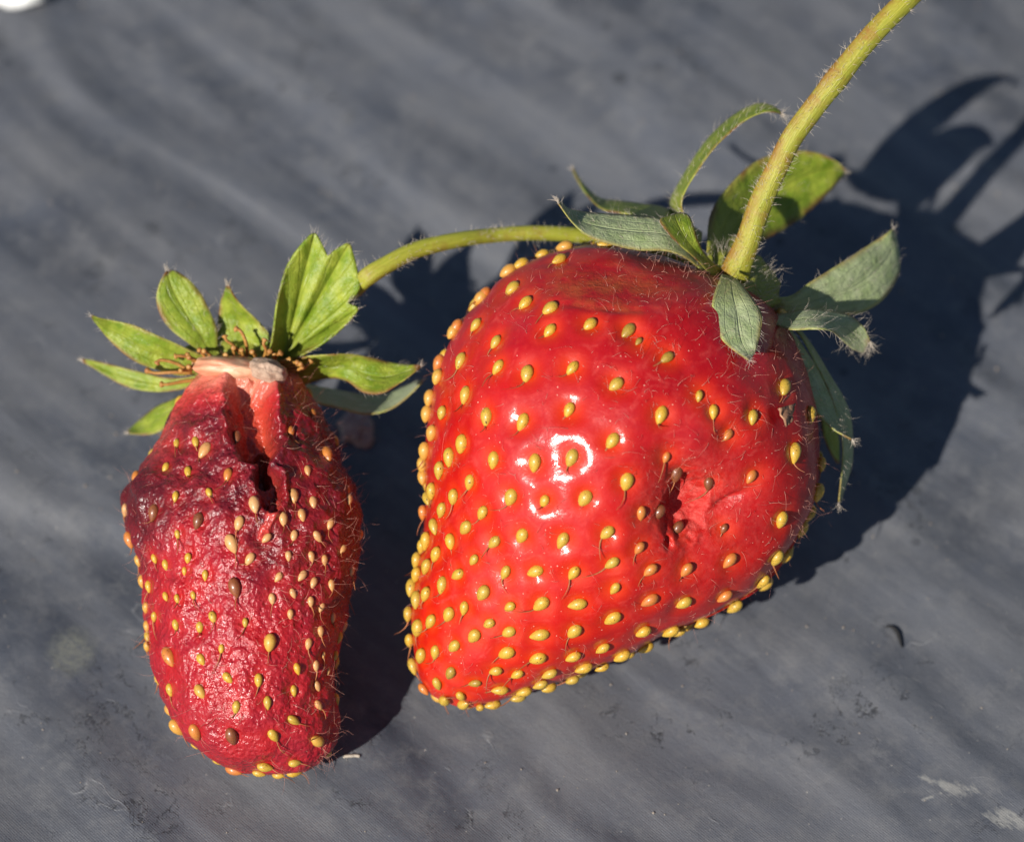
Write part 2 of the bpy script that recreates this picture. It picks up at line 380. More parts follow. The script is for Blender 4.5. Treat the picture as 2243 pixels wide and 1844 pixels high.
def mat_plastic():
    m, nt = new_mat('black_plastic_mulch'); v = cmcoord(nt)
    sx = nd(nt, 'ShaderNodeSeparateXYZ', {0: v})
    X, Y = sx.outputs[0], sx.outputs[1]
    s = math_(nt, 'MULTIPLY', math_(nt, 'SUBTRACT', X, math_(nt, 'MULTIPLY', Y, 0.95)), 0.72)
    q = math_(nt, 'MULTIPLY', math_(nt, 'ADD', math_(nt, 'MULTIPLY', X, 0.95), Y), 0.72)
    st = nd(nt, 'ShaderNodeCombineXYZ', {0: q, 1: math_(nt, 'MULTIPLY', s, 0.16), 2: 0.0}).outputs[0]
    c = mix(nt, ramp(nt, tex(nt, st, 1.1, 5, 0.6, dist=0.4), [(0.36, 0.0), (0.66, 1.0)]), (0.032, 0.037, 0.050), (0.128, 0.135, 0.152))
    c = mix(nt, math_(nt, 'MULTIPLY', ramp(nt, tex(nt, v, 0.9, 4, 0.6), [(0.42, 0.0), (0.7, 1.0)]), 0.6), c, (0.088, 0.098, 0.122))
    c = mix(nt, ramp(nt, tex(nt, v, 3.5, 5, 0.75), [(0.48, 0.0), (0.74, 0.6)]), c, (0.165, 0.166, 0.168))
    c = mix(nt, math_(nt, 'MULTIPLY', ramp(nt, tex(nt, v, 0.55, 5, 0.65, dist=0.6), [(0.4, 0.0), (0.65, 1.0)]), 0.5), c, (0.145, 0.146, 0.152))
    # fine pale scratches along the folds
    sc2 = nd(nt, 'ShaderNodeCombineXYZ', {0: math_(nt, 'ADD', q, math_(nt, 'MULTIPLY', tex(nt, v, 1.3, 3), 0.9)), 1: math_(nt, 'MULTIPLY', s, 0.3), 2: 2.0}).outputs[0]
    ln = ramp(nt, math_(nt, 'ABSOLUTE', math_(nt, 'SUBTRACT', tex(nt, sc2, 1.6, 3, 0.55), 0.5)), [(0.0, 1.0), (0.006, 0.0)])
    ln = math_(nt, 'MULTIPLY', ln, ramp(nt, tex(nt, v, 1.6, 3, 0.6), [(0.56, 0.0), (0.66, 1.0)]))
    c = mix(nt, math_(nt, 'MULTIPLY', ln, 0.4), c, (0.24, 0.24, 0.245))
    # dark crazing
    cz = nd(nt, 'ShaderNodeCombineXYZ', {0: math_(nt, 'ADD', q, math_(nt, 'MULTIPLY', tex(nt, v, 2.6, 4, 0.7), 0.7)), 1: math_(nt, 'MULTIPLY', s, 0.35), 2: 7.0}).outputs[0]
    dk = ramp(nt, math_(nt, 'ABSOLUTE', math_(nt, 'SUBTRACT', tex(nt, cz, 1.0, 5, 0.7), 0.5)), [(0.0, 1.0), (0.008, 0.0)])
    dk = math_(nt, 'MULTIPLY', dk, ramp(nt, tex(nt, v, 0.8, 3, 0.6), [(0.52, 0.0), (0.62, 1.0)]))
    c = mix(nt, math_(nt, 'MULTIPLY', dk, 0.8), c, (0.016, 0.017, 0.02))
    # round dark water marks, pale dust specks
    vo = nd(nt, 'ShaderNodeTexVoronoi', {'Vector': v, 'Scale': 1.9, 'Randomness': 1.0})
    vr = nd(nt, 'ShaderNodeSeparateColor', {0: vo.outputs['Color']}).outputs[0]
    md = ramp(nt, math_(nt, 'SUBTRACT', math_(nt, 'MULTIPLY', math_(nt, 'SUBTRACT', vr, 0.3), 0.22), vo.outputs['Distance']), [(0.0, 0.0), (0.03, 0.6)])
    md = math_(nt, 'MULTIPLY', md, ramp(nt, math_(nt, 'ADD', Y, math_(nt, 'MULTIPLY', X, 0.6)), [(0.0, 0.0), (1.0, 1.0)]))
    c = mix(nt, md, c, (0.030, 0.032, 0.037))
    v2 = nd(nt, 'ShaderNodeTexVoronoi', {'Vector': v, 'Scale': 11.0, 'Randomness': 1.0})
    s2 = nd(nt, 'ShaderNodeSeparateColor', {0: v2.outputs['Color']}).outputs[0]
    ds = math_(nt, 'LESS_THAN', v2.outputs['Distance'], math_(nt, 'MULTIPLY', math_(nt, 'SUBTRACT', s2, 0.55), 0.2))
    c = mix(nt, math_(nt, 'MULTIPLY', ds, 0.75), c, (0.34, 0.32, 0.29))
    # dried splash marks at their own places on the sheet
    def patch(px, py, rx, ry, rot=0.0):
        o = on_plane(px, py)
        dx = math_(nt, 'SUBTRACT', X, float(o[0])); dy = math_(nt, 'SUBTRACT', Y, float(o[1]))
        a, b = math.cos(rot), math.sin(rot)
        e1 = math_(nt, 'DIVIDE', math_(nt, 'ADD', math_(nt, 'MULTIPLY', dx, a), math_(nt, 'MULTIPLY', dy, b)), rx)
        e2 = math_(nt, 'DIVIDE', math_(nt, 'SUBTRACT', math_(nt, 'MULTIPLY', dy, a), math_(nt, 'MULTIPLY', dx, b)), ry)
        return math_(nt, 'SQRT', math_(nt, 'ADD', math_(nt, 'MULTIPLY', e1, e1), math_(nt, 'MULTIPLY', e2, e2)))
    spn = tex(nt, v, 9, 5, 0.75)
    f = ramp(nt, math_(nt, 'SUBTRACT', math_(nt, 'ADD', spn, 0.55), patch(158, 1430, 0.24, 0.30)), [(0.05, 0.0), (0.6, 0.7)])
    c = mix(nt, math_(nt, 'MULTIPLY', f, ramp(nt, tex(nt, v, 22, 4, 0.7), [(0.35, 0.2), (0.6, 1.0)])), c, (0.19, 0.195, 0.16))
    scr = nd(nt, 'ShaderNodeCombineXYZ', {0: math_(nt, 'MULTIPLY', q, 1.0), 1: math_(nt, 'MULTIPLY', s, 0.30), 2: 0.0}).outputs[0]
    rag = tex(nt, scr, 7, 5, 0.75)
    for (px, py, rx, ry, ro) in ((2075, 1725, 0.62, 0.14, -0.25), (2190, 1800, 0.5, 0.2, -0.5), (2030, 1750, 0.3, 0.05, 0.35)):
        f = ramp(nt, math_(nt, 'SUBTRACT', math_(nt, 'MULTIPLY', rag, 3.2), math_(nt, 'ADD', patch(px, py, rx, ry, ro), 1.25)), [(0.0, 0.0), (0.3, 0.7)])
        c = mix(nt, f, c, (0.27, 0.267, 0.25))
    # embossed weave of the film
    wv = math_(nt, 'MULTIPLY', math_(nt, 'SINE', math_(nt, 'MULTIPLY', X, 230.0)), math_(nt, 'SINE', math_(nt, 'MULTIPLY', Y, 230.0)))
    bn = bump(nt, wv, 0.3, 0.004)
    bn = bump(nt, tex(nt, v, 40, 4, 0.7), 0.45, 0.012, bn)
    bn = bump(nt, tex(nt, st, 5, 5, 0.65), 0.35, 0.03, bn)
    bn = bump(nt, math_(nt, 'SUBTRACT', ln, dk), 0.4, 0.012, bn)
    rg = ramp(nt, tex(nt, v, 5, 4, 0.6), [(0.3, 0.42), (0.7, 0.6)])
    p = nd(nt, 'ShaderNodeBsdfPrincipled', {'Base Color': c, 'Roughness': rg, 'Specular IOR Level': 0.5, 'Normal': bn})
    finish(nt, p.outputs[0]); return m
def axis(n, span, far):
    core = np.linspace(-span, span, n)
    out = span + (far - span) * np.linspace(0, 1, 40)[1:] ** 1.8
    return np.concatenate([-out[::-1], core, out])
gx = axis(420, 7.0, 60.0); gy = axis(420, 7.0, 60.0)
XX, YY = np.meshgrid(gx, gy)
ground = mesh_obj('ground', np.stack([XX, YY, hg(XX, YY)], -1).reshape(-1, 3), grid_faces(len(gy), len(gx)), mat_plastic())
ground['kind'] = 'structure'
ground['label'] = 'creased black plastic mulch sheet with dust and scratches'

# ------------------------------------------------------------------ fruit bodies
class Body:
    def __init__(self, st, wst, k, NU, NV, tf=CD, inset=5.0):
        L = np.array([tf(a, b) for a, b, _, _ in st]); R = np.array([tf(c, d) for _, _, c, d in st])
        h = R - L; ln = np.linalg.norm(h, axis=1, keepdims=True)
        L = L + h / ln * np.minimum(inset, ln * 0.3); R = R - h / ln * np.minimum(inset, ln * 0.3)
        c = (L + R) / 2; a = (R - L) / 2
        # close both ends
        c = np.vstack([c[0] + (c[0] - c[1]) * 0.12, c, c[-1] + (c[-1] - c[-2]) * 0.25])
        a = np.vstack([a[0] * 0.0, a, a[-1] * 0.0])
        wv = np.interp(np.linspace(0, 1, len(c)), np.linspace(0, 1, len(wst)), wst)
        n = len(c)
        # denser rows near the two rounded ends
        rows = catmull(np.hstack([c, a, wv[:, None]]), NV * 4)
        d = np.linalg.norm(np.diff(rows[:, :4], axis=0) * np.array([1, 1, 1, 1]), axis=1); s = np.concatenate([[0], np.cumsum(d)]); s /= s[-1]
        rows = np.stack([np.interp(np.linspace(0, 1, NV), s, rows[:, j]) for j in range(5)], 1)
        self.c, self.a, self.wv = rows[:, :2], rows[:, 2:4], rows[:, 4]
        self.k, self.NU, self.NV = k, NU, NV
        self.shift = 0.0
        self.make()
        for _ in range(6):      # let the fruit settle on the plastic
            gap = (self.V[:, 2] - hg(self.V[:, 0], self.V[:, 1])).min()
            self.shift -= (gap + 0.015) / math.sin(E)
            self.make()
    def make(self):
        th = np.linspace(0, 2 * math.pi, self.NU, endpoint=False)
        ha = np.linalg.norm(self.a, axis=1)
        px = self.c[:, 0:1] + self.a[:, 0:1] * np.cos(th); py = self.c[:, 1:2] + self.a[:, 1:2] * np.cos(th)
        w = (self.wv + self.shift)[:, None] + (ha * cmpx(2.5) * self.k)[:, None] * np.sin(th)
        self.G = P(px, py, w); self.V = self.G.reshape(-1, 3)
        self.pix = np.stack([px, py], -1).reshape(-1, 2)
        self.front = np.broadcast_to(np.sin(th), px.shape).reshape(-1)
        self.F = grid_faces(self.NV, self.NU, True)
        self.N = self.normals(self.G)
    def normals(self, G):
        du = np.roll(G, -1, 1) - np.roll(G, 1, 1); dv = np.gradient(G, axis=0)
        n = unit(np.cross(du, dv).reshape(-1, 3))
        cen = G.mean(1, keepdims=True)
        flip = ((n.reshape(G.shape) * (G - cen)).sum(-1).mean() < 0)
        return -n if flip else n
    def axis_dir(self):
        return unit(np.gradient(self.G.mean(1), axis=0))
def bvh_of(b):
    st_u, st_v = 3, 3
    G = b.G[::st_v, ::st_u]; n, m = G.shape[:2]
    F = grid_faces(n, m, True)
    return BVHTree.FromPolygons([tuple(p) for p in G.reshape(-1, 3)], [tuple(f) for f in F])
def shoot(bvh, px, py):
    a = P(px, py, 0.0); d = unit(a - CAM)
    hit, nrm, idx, dist = bvh.ray_cast(Vector(CAM), Vector(d))
    if hit is None:
        # just past the outline: take the nearest point of the surface
        best = None
        for w in np.linspace(0.5, 4.5, 41):
            r = bvh.find_nearest(Vector(P(px, py, w)))
            if r[0] is not None and (best is None or r[3] < best[3]): best = r
        hit, nrm = best[0], best[1]
    nrm = np.array(nrm); hit = np.array(hit)
    return hit, nrm
def seed_mesh(name, L=1.0, Wd=0.62, T=0.55, taper=0.42, mat=None, seg=10, rings=7):
    v, f = [(0, 0, -L / 2 * 1.05)], []
    for r in range(1, rings):
        ph = math.pi * r / rings; z = -math.cos(ph); rad = math.sin(ph)
        tp = 1 - taper * max(0.0, -z) ** 1.0 + 0.08 * max(0, z)
        for s in range(seg):
            a = 2 * math.pi * s / seg
            v.append((math.cos(a) * rad * Wd / 2 * tp, math.sin(a) * rad * T / 2 * tp, z * L / 2))
    v.append((0, 0, L / 2))
    for s in range(seg): f.append((0, 1 + (s + 1) % seg, 1 + s))
    for r in range(rings - 2):
        for s in range(seg):
            a = 1 + r * seg + s; b = 1 + r * seg + (s + 1) % seg
            f.append((a, b, b + seg, a + seg))
    e = len(v) - 1; o = 1 + (rings - 2) * seg
    for s in range(seg): f.append((o + s, o + (s + 1) % seg, e))
    me = bpy.data.meshes.new(name)
    me.from_pydata([(x * CM, y * CM, z * CM) for x, y, z in v], [], f)
    me.polygons.foreach_set('use_smooth', np.ones(len(me.polygons), dtype=bool))
    me.materials.append(mat); me.update()
    return me
def axis_near(b, p):
    cen = b.G.mean(1); i = int(((cen - p) ** 2).sum(1).argmin())
    return b.axdir[i]
def place_seed(me, p, n, ax, length, parent, lift=0.02, wobble=0.3, slim=1.0):
    t = ax - ax.dot(n) * n                      # along the fruit towards its tip
    t = unit(t + RNG.normal(size=3) * wobble); t = unit(t - t.dot(n) * n)
    z = -t; y = n; x = np.cross(y, z)
    o = bpy.data.objects.new('seed', me); COL.objects.link(o); o.parent = parent
    s = length
    M = Matrix(((x[0], y[0], z[0]), (x[1], y[1], z[1]), (x[2], y[2], z[2]))).to_4x4()
    o.matrix_local = Matrix.Translation(Vector((p + n * lift) * CM)) @ M @ Matrix.Diagonal((s * slim, s, s, 1))
    return t
def blob(name, centre, ax, rad, mat, parent, lump=0.12, nu=28, nv=18, freq=3.0, seed=0):
    ax = [np.asarray(a, float) for a in ax]
    ph = np.linspace(0, math.pi, nv); th = np.linspace(0, 2 * math.pi, nu, endpoint=False)
    d = np.stack([np.sin(ph)[:, None] * np.cos(th), np.sin(ph)[:, None] * np.sin(th), np.cos(ph)[:, None] * np.ones(nu)], -1)
    r = 1 + lump * fbm(d * freq * 0.6 + seed, 3)[..., None]
    d = d * r
    v = centre + sum(d[..., k:k + 1] * rad[k] * ax[k] for k in range(3))
    return mesh_obj(name, v.reshape(-1, 3), grid_faces(nv, nu, True), mat, parent)

# ================================================================== BIG RIPE STRAWBERRY
BIG = thing('strawberry', (0, 0, 0), 'plump glossy bright red strawberry with a small eaten hole in its side', 'strawberry')
st_big = [(1420, 540, 1545, 600), (1300, 512, 1600, 640), (1190, 505, 1640, 705), (1065, 553, 1678, 800), (980, 632, 1692, 900),
          (920, 730, 1687, 985), (886, 832, 1664, 1065), (872, 930, 1626, 1142), (870, 1030, 1566, 1210), (868, 1130, 1478, 1266),
          (852, 1230, 1370, 1315), (845, 1310, 1250, 1372), (853, 1380, 1130, 1420), (882, 1430, 1040, 1448), (930, 1454, 985, 1459)]
big = Body(st_big, [2.35, 2.4, 2.4, 2.45, 2.5], 0.94, 560, 430, inset=-1.0)
big.axdir = big.axis_dir()
bvb = bvh_of(big)
seeds_big = []   # (x, y, size factor, kind)
for X, Y, *k in [(1040,130,'p'),(1025,240),(765,245),(690,285,'p'),(512,415,'o'),(515,465,'p'),(725,410),(810,505),(965,545),(960,683),(1213,630,.8),(1447,655,'d'),
        (1515,735,.6,'d'),(1685,840,'d'),(507,653,.9),(370,645,'o'),(375,690,'p'),(627,748,.85),(412,865),(265,880,'o'),(285,970,'p'),(645,915),(830,945),(1090,905),
        (1372,1000),(205,1090,'p'),(437,1080),(185,1190,'p'),(295,1190,.9),(225,1305,'p'),(580,1215),(790,1240),(1078,1170),(1650,1200),(1887,1077,.75),(415,1375),
        (323,1455),(188,1420,'p'),(165,1510,'p'),(150,1580,'p'),(265,1540),(613,1480),(862,1495,1.05),(1097,1465,1.05),(1348,1365,1.05),(1705,1470,.75,'o'),(1815,1600,.95,'b'),
        (1438,1615),(460,1615),(225,1665,.9),(358,1705,.9),(195,1715,.9),(715,1705),(930,1730,.8),(1175,1715)]:
    seeds_big.append(C3(X, Y) + tuple(k))
for X, Y, *k in [(290,345),(170,355,'o'),(560,355),(247,440),(447,455),(350,535),(630,548),(815,508),(1070,535),(1363,500),(200,530),(180,575),(265,620),(510,655,.8),
        (145,655),(205,695),(405,745),(708,738),(905,735),(1150,748),(1393,685,.85),(1575,612,.8,'o'),(1745,430,.9,'b'),(155,750),(120,830),(300,810),(207,870),(150,910),
        (570,860,1.05),(100,995),(340,1005),(450,965,.8),(745,955,.8),(935,940,1.05),(1172,938,1.05),(1405,840,.8),(1635,930,'o'),(1640,745,.95,'o'),(230,1045),(148,1085),
        (610,1062,.8),(85,1165),(510,1140),(735,1118,.95),(930,1135,1.05),(1155,1108),(1392,1030,1.05),(165,1270),(255,1243,.9),(378,1205,.9),(115,1330),(720,1255),
        (920,1280),(1145,1270),(1595,1118),(1330,1218),(360,1380,'d'),(655,1365,.8),(790,1385,.75),(995,1375),(1215,1340),(1330,1330,.8),(1455,1255),(1610,1222),
        (1770,1112),(1820,1135),(195,1475,.8,'o'),(270,1450,.8),(520,1450,.8,'d'),(680,1490,.9),(430,1525,.8),(940,1445,.9),(995,1475,.9),(1135,1415,.9),(835,1500,.9),
        (800,1550,.9),(640,1580),(555,1590,.7),(450,1580,.9),(330,1550,.9)]:
    seeds_big.append(C4(X, Y) + tuple(k))
for X, Y, *k in [(720,400,.9),(953,430),(825,535,.8,'o'),(775,870,.95,'b'),(987,805,.8,'o'),(1122,260,1.1),(1275,420),(1190,650,1.1),(1295,870,1.1),(1120,1040,1.05),
        (1240,1100),(300,1040,.85,'o'),(583,1190,.9,'b'),(840,1155,.6,'b'),(1075,1265),(1150,1260),(840,1320,'o'),(570,1385,.95,'o'),(995,1400,1.1),(775,1505,1.05,'o'),
        (835,1560),(635,1635),(545,1550,.95)]:
    seeds_big.append(C5(X, Y) + tuple(k))
def hole_masks_big(pix):
    x, y = pix[:, 0], pix[:, 1]
    cx, cy = C5(610, 1010)
    a = math.radians(20)
    dx = (x - cx) * math.cos(a) + (y - cy) * math.sin(a); dy = -(x - cx) * math.sin(a) + (y - cy) * math.cos(a)
    nz = noise(np.stack([x * 0.035, y * 0.035, x * 0 + 2.2], -1)) * 0.28 + noise(np.stack([x * 0.09, y * 0.09, x * 0 + 4.2], -1)) * 0.12
    r = np.sqrt((dx / 54) ** 2 + (dy / 72) ** 2) + nz
    return dx, dy, r
def P_from(bd, i): return bd.pix[i]
items = []
for sd in seeds_big:
    f = 1.0; kind = 'g'
    for e in sd[2:]:
        if isinstance(e, str): kind = e
        else: f = e
    p, n = shoot(bvb, sd[0], sd[1])
    items.append((p, n, f, kind))
def fill_seeds(bd, items, dist, limit, kinds, maxfront):
    pts = [i[0] for i in items]
    cand = RNG.permutation(len(bd.V))[:9000]
    area = np.linalg.norm(bd.a, axis=1)[cand // bd.NU]; area = area / area.max()
    added = 0
    for c, ar in zip(cand, area):
        if RNG.random() > ar + 0.05: continue
        p, n = bd.V[c], bd.N[c]
        view = unit(CAM - p)
        if n.dot(view) > maxfront: continue
        if c // bd.NU < bd.NV * 0.1: continue
        if p[2] - hg(p[0], p[1]) < 0.05: continue
        if np.min(((np.array(pts) - p) ** 2).sum(1)) < dist ** 2: continue
        pts.append(p); items.append((p, n, 0.95, kinds[int(RNG.random() * len(kinds))])); added += 1
        if len(items) >= limit: break
fill_seeds(big, items, 0.23, 285, 'ggggp', 0.10)

V, N = big.V.copy(), big.N.copy()
pix = big.pix; frontm = big.front > 0
disp = np.zeros(len(V)); dimp = np.zeros(len(V))
rowr = np.repeat(np.linalg.norm(big.a, axis=1), big.NU); rowt = np.repeat(np.linspace(0, 1, big.NV), big.NU)
# flesh swells between the seeds, each seed in its own dimple
swell = np.full(len(V), 9.0); own = np.zeros(len(V))
for p, n, f, kind in items:
    d2 = ((V - p) ** 2).sum(1); m_ = d2 < swell
    swell[m_] = d2[m_]; own[m_] = RNG.uniform(0.55, 1.15)
dn = np.sqrt(swell)
edge = np.clip(big.front, 0, 1) ** 0.8
amt = (0.6 + 0.4 * sstep(0.85, 0.4, rowt) * sstep(0.05, 0.22, rowt)) * (0.15 + 0.85 * edge)
for p, n, f, kind in items:
    d2 = ((V - p) ** 2).sum(1); m_ = np.where(d2 < 0.12)[0]
    sz = 0.100 * RNG.uniform(0.85, 1.15); dp = RNG.uniform(0.036, 0.060)
    disp[m_] -= amt[m_] * dp * np.exp(-d2[m_] * (1 + 0.5 * noise(V[m_] * 5)) / sz ** 2)
dimp = np.exp(-(dn / 0.115) ** 2)
disp += 0.05 * noise(V * 0.9) + 0.016 * noise(V * 2.6) + 0.004 * noise(V * 7)
# eaten hole with its dented, torn surround
dx, dy, hr = hole_masks_big(pix)
dent = np.exp(-(((pix[:, 0] - 1540) / 125) ** 2 + ((pix[:, 1] - 1128) / 130) ** 2)) * frontm
disp -= 0.36 * dent * (1 + 0.25 * noise(V * 2.2))
hole = sstep(1.22, 0.62, hr) * frontm
disp -= 0.085 * hole * (0.9 + 0.25 * noise(V * 4))
lip = np.exp(-((hr - 1.22) / 0.16) ** 2) * frontm
disp += 0.012 * lip * (1 + 1.5 * noise(V * 7))
cxs, cys = C5(900, 960)
cr_d = np.abs((pix[:, 1] - cys) + 0.85 * (pix[:, 0] - cxs)) / 1.31
crease = np.exp(-(cr_d / 9) ** 2) * np.exp(-((pix[:, 0] - cxs) / 26) ** 2) * frontm
disp -= 0.06 * crease
nx, ny = C5(480, 1235)
nick = np.exp(-(((pix[:, 0] - nx) / 9) ** 2 + ((pix[:, 1] - ny) / 13) ** 2) ** 2) * frontm
disp -= 0.08 * nick
# sunken, browned shoulder below the calyx with a fold along its lower rim
fx, fy = C3(1300, 395)
sh = np.exp(-(((pix[:, 0] - fx) / 170) ** 2 + ((pix[:, 1] - fy) / 52) ** 2) ** 1.3) * frontm
bru = sh
disp -= 0.035 * sh
fold_y = 670 + 0.06 * (pix[:, 0] - 1300) + 8 * noise(np.stack([pix[:, 0] * 0.02, pix[:, 0] * 0, pix[:, 0] * 0], -1))
fold = np.exp(-((pix[:, 1] - fold_y) / 8) ** 2) * np.exp(-((pix[:, 0] - 1330) / 110) ** 2) * frontm
disp -= 0.014 * fold
V2 = V + N * disp[:, None]
cell2 = np.full(len(V), 9.0)
for p, n, f, kind in items:      # second nearest seed: the pale network lies half way between seeds
    d2 = ((V - p) ** 2).sum(1); cell2 = np.where((d2 > swell + 1e-9) & (d2 < cell2), d2, cell2)
web = np.exp(-((np.sqrt(cell2) - dn + 0.14 * noise(V * 3) + 0.06 * noise(V * 9)) / 0.022) ** 2)
flesh = mesh_obj('flesh', V2, big.F, M_SKIN, BIG, {'web': web, 'ripe': rowt, 'dimple': dimp * (1 - 0.7 * bru), 'hole': np.clip(hole + 0.85 * dent ** 0.8 * sstep(-0.6, 0.4, noise(V * 3) + 0.3), 0, 1), 'bruise': np.clip(bru + 0.5 * fold, 0, 1)})
G2 = V2.reshape(big.G.shape); N2 = big.normals(G2)
kd_V = V2
SEED = {'g': [seed_mesh('seed_a', 1, .67, .6, .36, M_GOLD), seed_mesh('seed_b', 1, .74, .64, .28, M_GOLD), seed_mesh('seed_c', 1, .62, .58, .44, M_GOLD)],
        'p': [seed_mesh('seed_d', 1, .72, .66, .25, M_PINK)], 'o': [seed_mesh('seed_e', 1, .64, .58, .38, M_ORANGE)],
        'b': [seed_mesh('seed_f', 1, .66, .6, .34, M_BROWN)], 'l': [seed_mesh('seed_g', 1, .66, .5, .36, M_PALE)],
        'd': [seed_mesh('seed_h', 1, .62, .56, .40, mat_seed('blotched_seed', (0.42, 0.27, 0.035), (0.36, 0.22, 0.03), (0.16, 0.07, 0.02), 0.95))]}
hb = Hairs(); sty = Hairs()
for p, n, f, kind in items:
    i = int(((V - p) ** 2).sum(1).argmin())
    q = V2[i]; nn = unit(0.75 * n + 0.25 * N2[i])
    me = SEED[kind][int(RNG.random() * len(SEED[kind]))]
    L = 0.150 * f * RNG.uniform(0.88, 1.1)
    t = place_seed(me, q, nn, axis_near(big, p) - 0.10 * RIGHT, L, BIG, lift=0.012 + 0.016 * (1 - max(0.0, n.dot(unit(CAM - p)))), wobble=0.2)
    if RNG.random() < 0.6:
        sty.add(q + nn * 0.02 + t * L * 0.42, t + nn * RNG.uniform(0.0, 0.5) + RNG.normal(size=3) * 0.25, RNG.uniform(0.07, 0.17), 0.0085, 0.5, 5)
for c in RNG.permutation(len(V2))[:3600]:
    p, n = V2[c], N2[c]
    if rowr[c] / rowr.max() < RNG.random() or n.dot(unit(CAM - p)) < -0.2 or p[2] < 0.1: continue
    near_top = rowt[c] < 0.3
    hb.add(p, n * RNG.uniform(0.15, 0.8) + RNG.normal(size=3) * 0.7, RNG.uniform(0.025, 0.085), 0.0019, 1.4, 5)
for c in RNG.permutation(np.where((pix[:, 0] > 1330) & (rowt < 0.5) & (rowt > 0.1) & frontm)[0])[:420]:
    hb.add(V2[c], N2[c] * 0.4 + RNG.normal(size=3) * 0.7, RNG.uniform(0.04, 0.10), 0.0022, 1.4, 5)
sty.build('dried_styles', M_STYLE, BIG)
hb.build('fine_hairs', M_FUZZR, BIG)

# ================================================================== SMALL SHRIVELLED STRAWBERRY
SMALL = thing('strawberry', (0, 0, 0), 'shrunken wrinkled dark red strawberry with a rotted split below its open green sepals', 'strawberry')
st_small = [(450, 748, 590, 770), (392, 790, 630, 812), (352, 860, 668, 868), (312, 935, 705, 935), (282, 1010, 733, 1000), (272, 1080, 746, 1060),
            (286, 1150, 738, 1140), (295, 1220, 728, 1220), (300, 1290, 712, 1290), (306, 1360, 701, 1360), (320, 1430, 702, 1420), (352, 1490, 704, 1490),
            (412, 1538, 694, 1538), (490, 1576, 667, 1572), (560, 1596, 628, 1594)]
sml = Body(st_small, [2.25, 2.5, 2.7, 2.85, 2.95], 0.88, 520, 460, inset=3.0)
sml.axdir = sml.axis_dir()
bvs = bvh_of(sml)
sitems = []
lst = [C2(X, Y) + tuple(k) for X, Y, *k in [(90,335,1.15,'o'),(270,180,1.1,'b'),(500,225,1.15,'b'),(810,140,1.2,'l'),(1030,80,.95,'l'),(1145,115,.9,'l'),(1075,190,.8,'l'),(1215,240,.8,'l'),
      (965,215,.95,'l'),(1030,310,.8,'l'),(1145,310,.8,'l'),(725,240,1.0,'l'),(875,320,.8,'l'),(1270,375,.7,'l'),(1115,420,.75,'l'),(1183,440,.75,'l'),(990,415,.7,'l'),
      (785,430,.95,'l'),(690,350,1.25,'l'),(1070,525,.8,'l'),(1130,560,.75,'l'),(1213,575,.8,'l'),(1020,620,.7,'l'),(905,650,.7,'l'),(1108,660,.7,'l'),(1165,690,.65,'l'),
      (995,725,.7,'l'),(1145,820,.75,'l'),(1245,755,.75,'l'),(1320,495,.7,'l'),(1085,890,.75,'l'),(1180,950,.5,'l'),(1140,1010,.75,'l'),(1215,1040,.5,'l'),(380,90,.75),
      (565,70,.7),(385,300,.65),(447,425,.65),(315,465,.7),(255,430,.7),(190,440,.8,'p'),(185,555,.85,'p'),(232,580,.8),(425,495,.6),(545,520,.75),(710,585,1.2,'b'),
      (940,530,.75,'l'),(325,635,.65),(402,650,.65),(480,630,.6),(208,695,.8,'p'),(260,745,.7),(390,790,.75),(515,800,.7),(592,745,.8),(762,780,.65),(640,920,.65),(528,975,.75),
      (338,965,1.35,'o'),(890,885,1.15,'p'),(210,800,.75,'p'),(212,850,.75),(235,905,.75,'p'),(255,1090,.8),(340,1145,.9),(525,1145,.95,'p'),(670,1075,.85),(835,1090,.85),
      (1030,1030,.75),(1030,1147,.75),(885,1210,.9),(720,1230,.85),(1165,1120,.7,'l'),(1172,1228,.75,'l'),(1035,1310,.9),(915,1395,.95),(1160,1425,1.15,'p'),(510,1355,1.25,'o'),
      (400,1340,1.15,'p'),(695,1380,1.2,'b'),(715,1545,1.25,'o'),(490,1450,.8),(610,1535,.9),(872,1555,1.05),(1030,1543,.85),(1230,1500,.9),(825,1625,.85),(935,1640,.85),
      (1030,1622,.95),(1320,110,.9,'l'),(1290,1190,.8),(1255,960,.7),(1275,860,.7),(1350,640,.6,'o'),(1370,300,.8,'o')]]
lst += [C1(X, Y) + tuple(k) for X, Y, *k in [(910,1225,1.0,'b'),(670,1270,.8),(720,1315,1.3,'l'),(555,1285,.7),(495,1425,.7),(620,1445,.8),(1235,1220,.9,'o'),(1445,1355,1.15,'o'),
      (1330,1450,.7,'l'),(870,1475,1.0,'o'),(335,1490,.9,'o'),(1580,1560,.8,'o'),(1350,1130,.7,'o')]]
for sd in lst:
    f = 1.0; kind = 'g'
    for e in sd[2:]:
        if isinstance(e, str): kind = e
        else: f = e
    p, n = shoot(bvs, sd[0], sd[1]); sitems.append((p, n, f, kind))
fill_seeds(sml, sitems, 0.20, 190, 'ggpl', 0.05)
V, N = sml.V.copy(), sml.N.copy(); pix = sml.pix; fr = sml.front > 0
X, Y = pix[:, 0], pix[:, 1]
rowt = np.repeat(np.linspace(0, 1, sml.NV), sml.NU); rowr = np.repeat(np.linalg.norm(sml.a, axis=1), sml.NU)
swell = np.full(len(V), 9.0); big_d = np.full(len(V), 9.0)
for p, n, f, kind in sitems:
    d2 = ((V - p) ** 2).sum(1); swell = np.minimum(swell, d2)
dn = np.sqrt(swell)
rot = sstep(1420, 1120, Y + 60 * noise(V * 1.6)) * sstep(860, 960, Y + 0.12 * np.abs(X - 600))
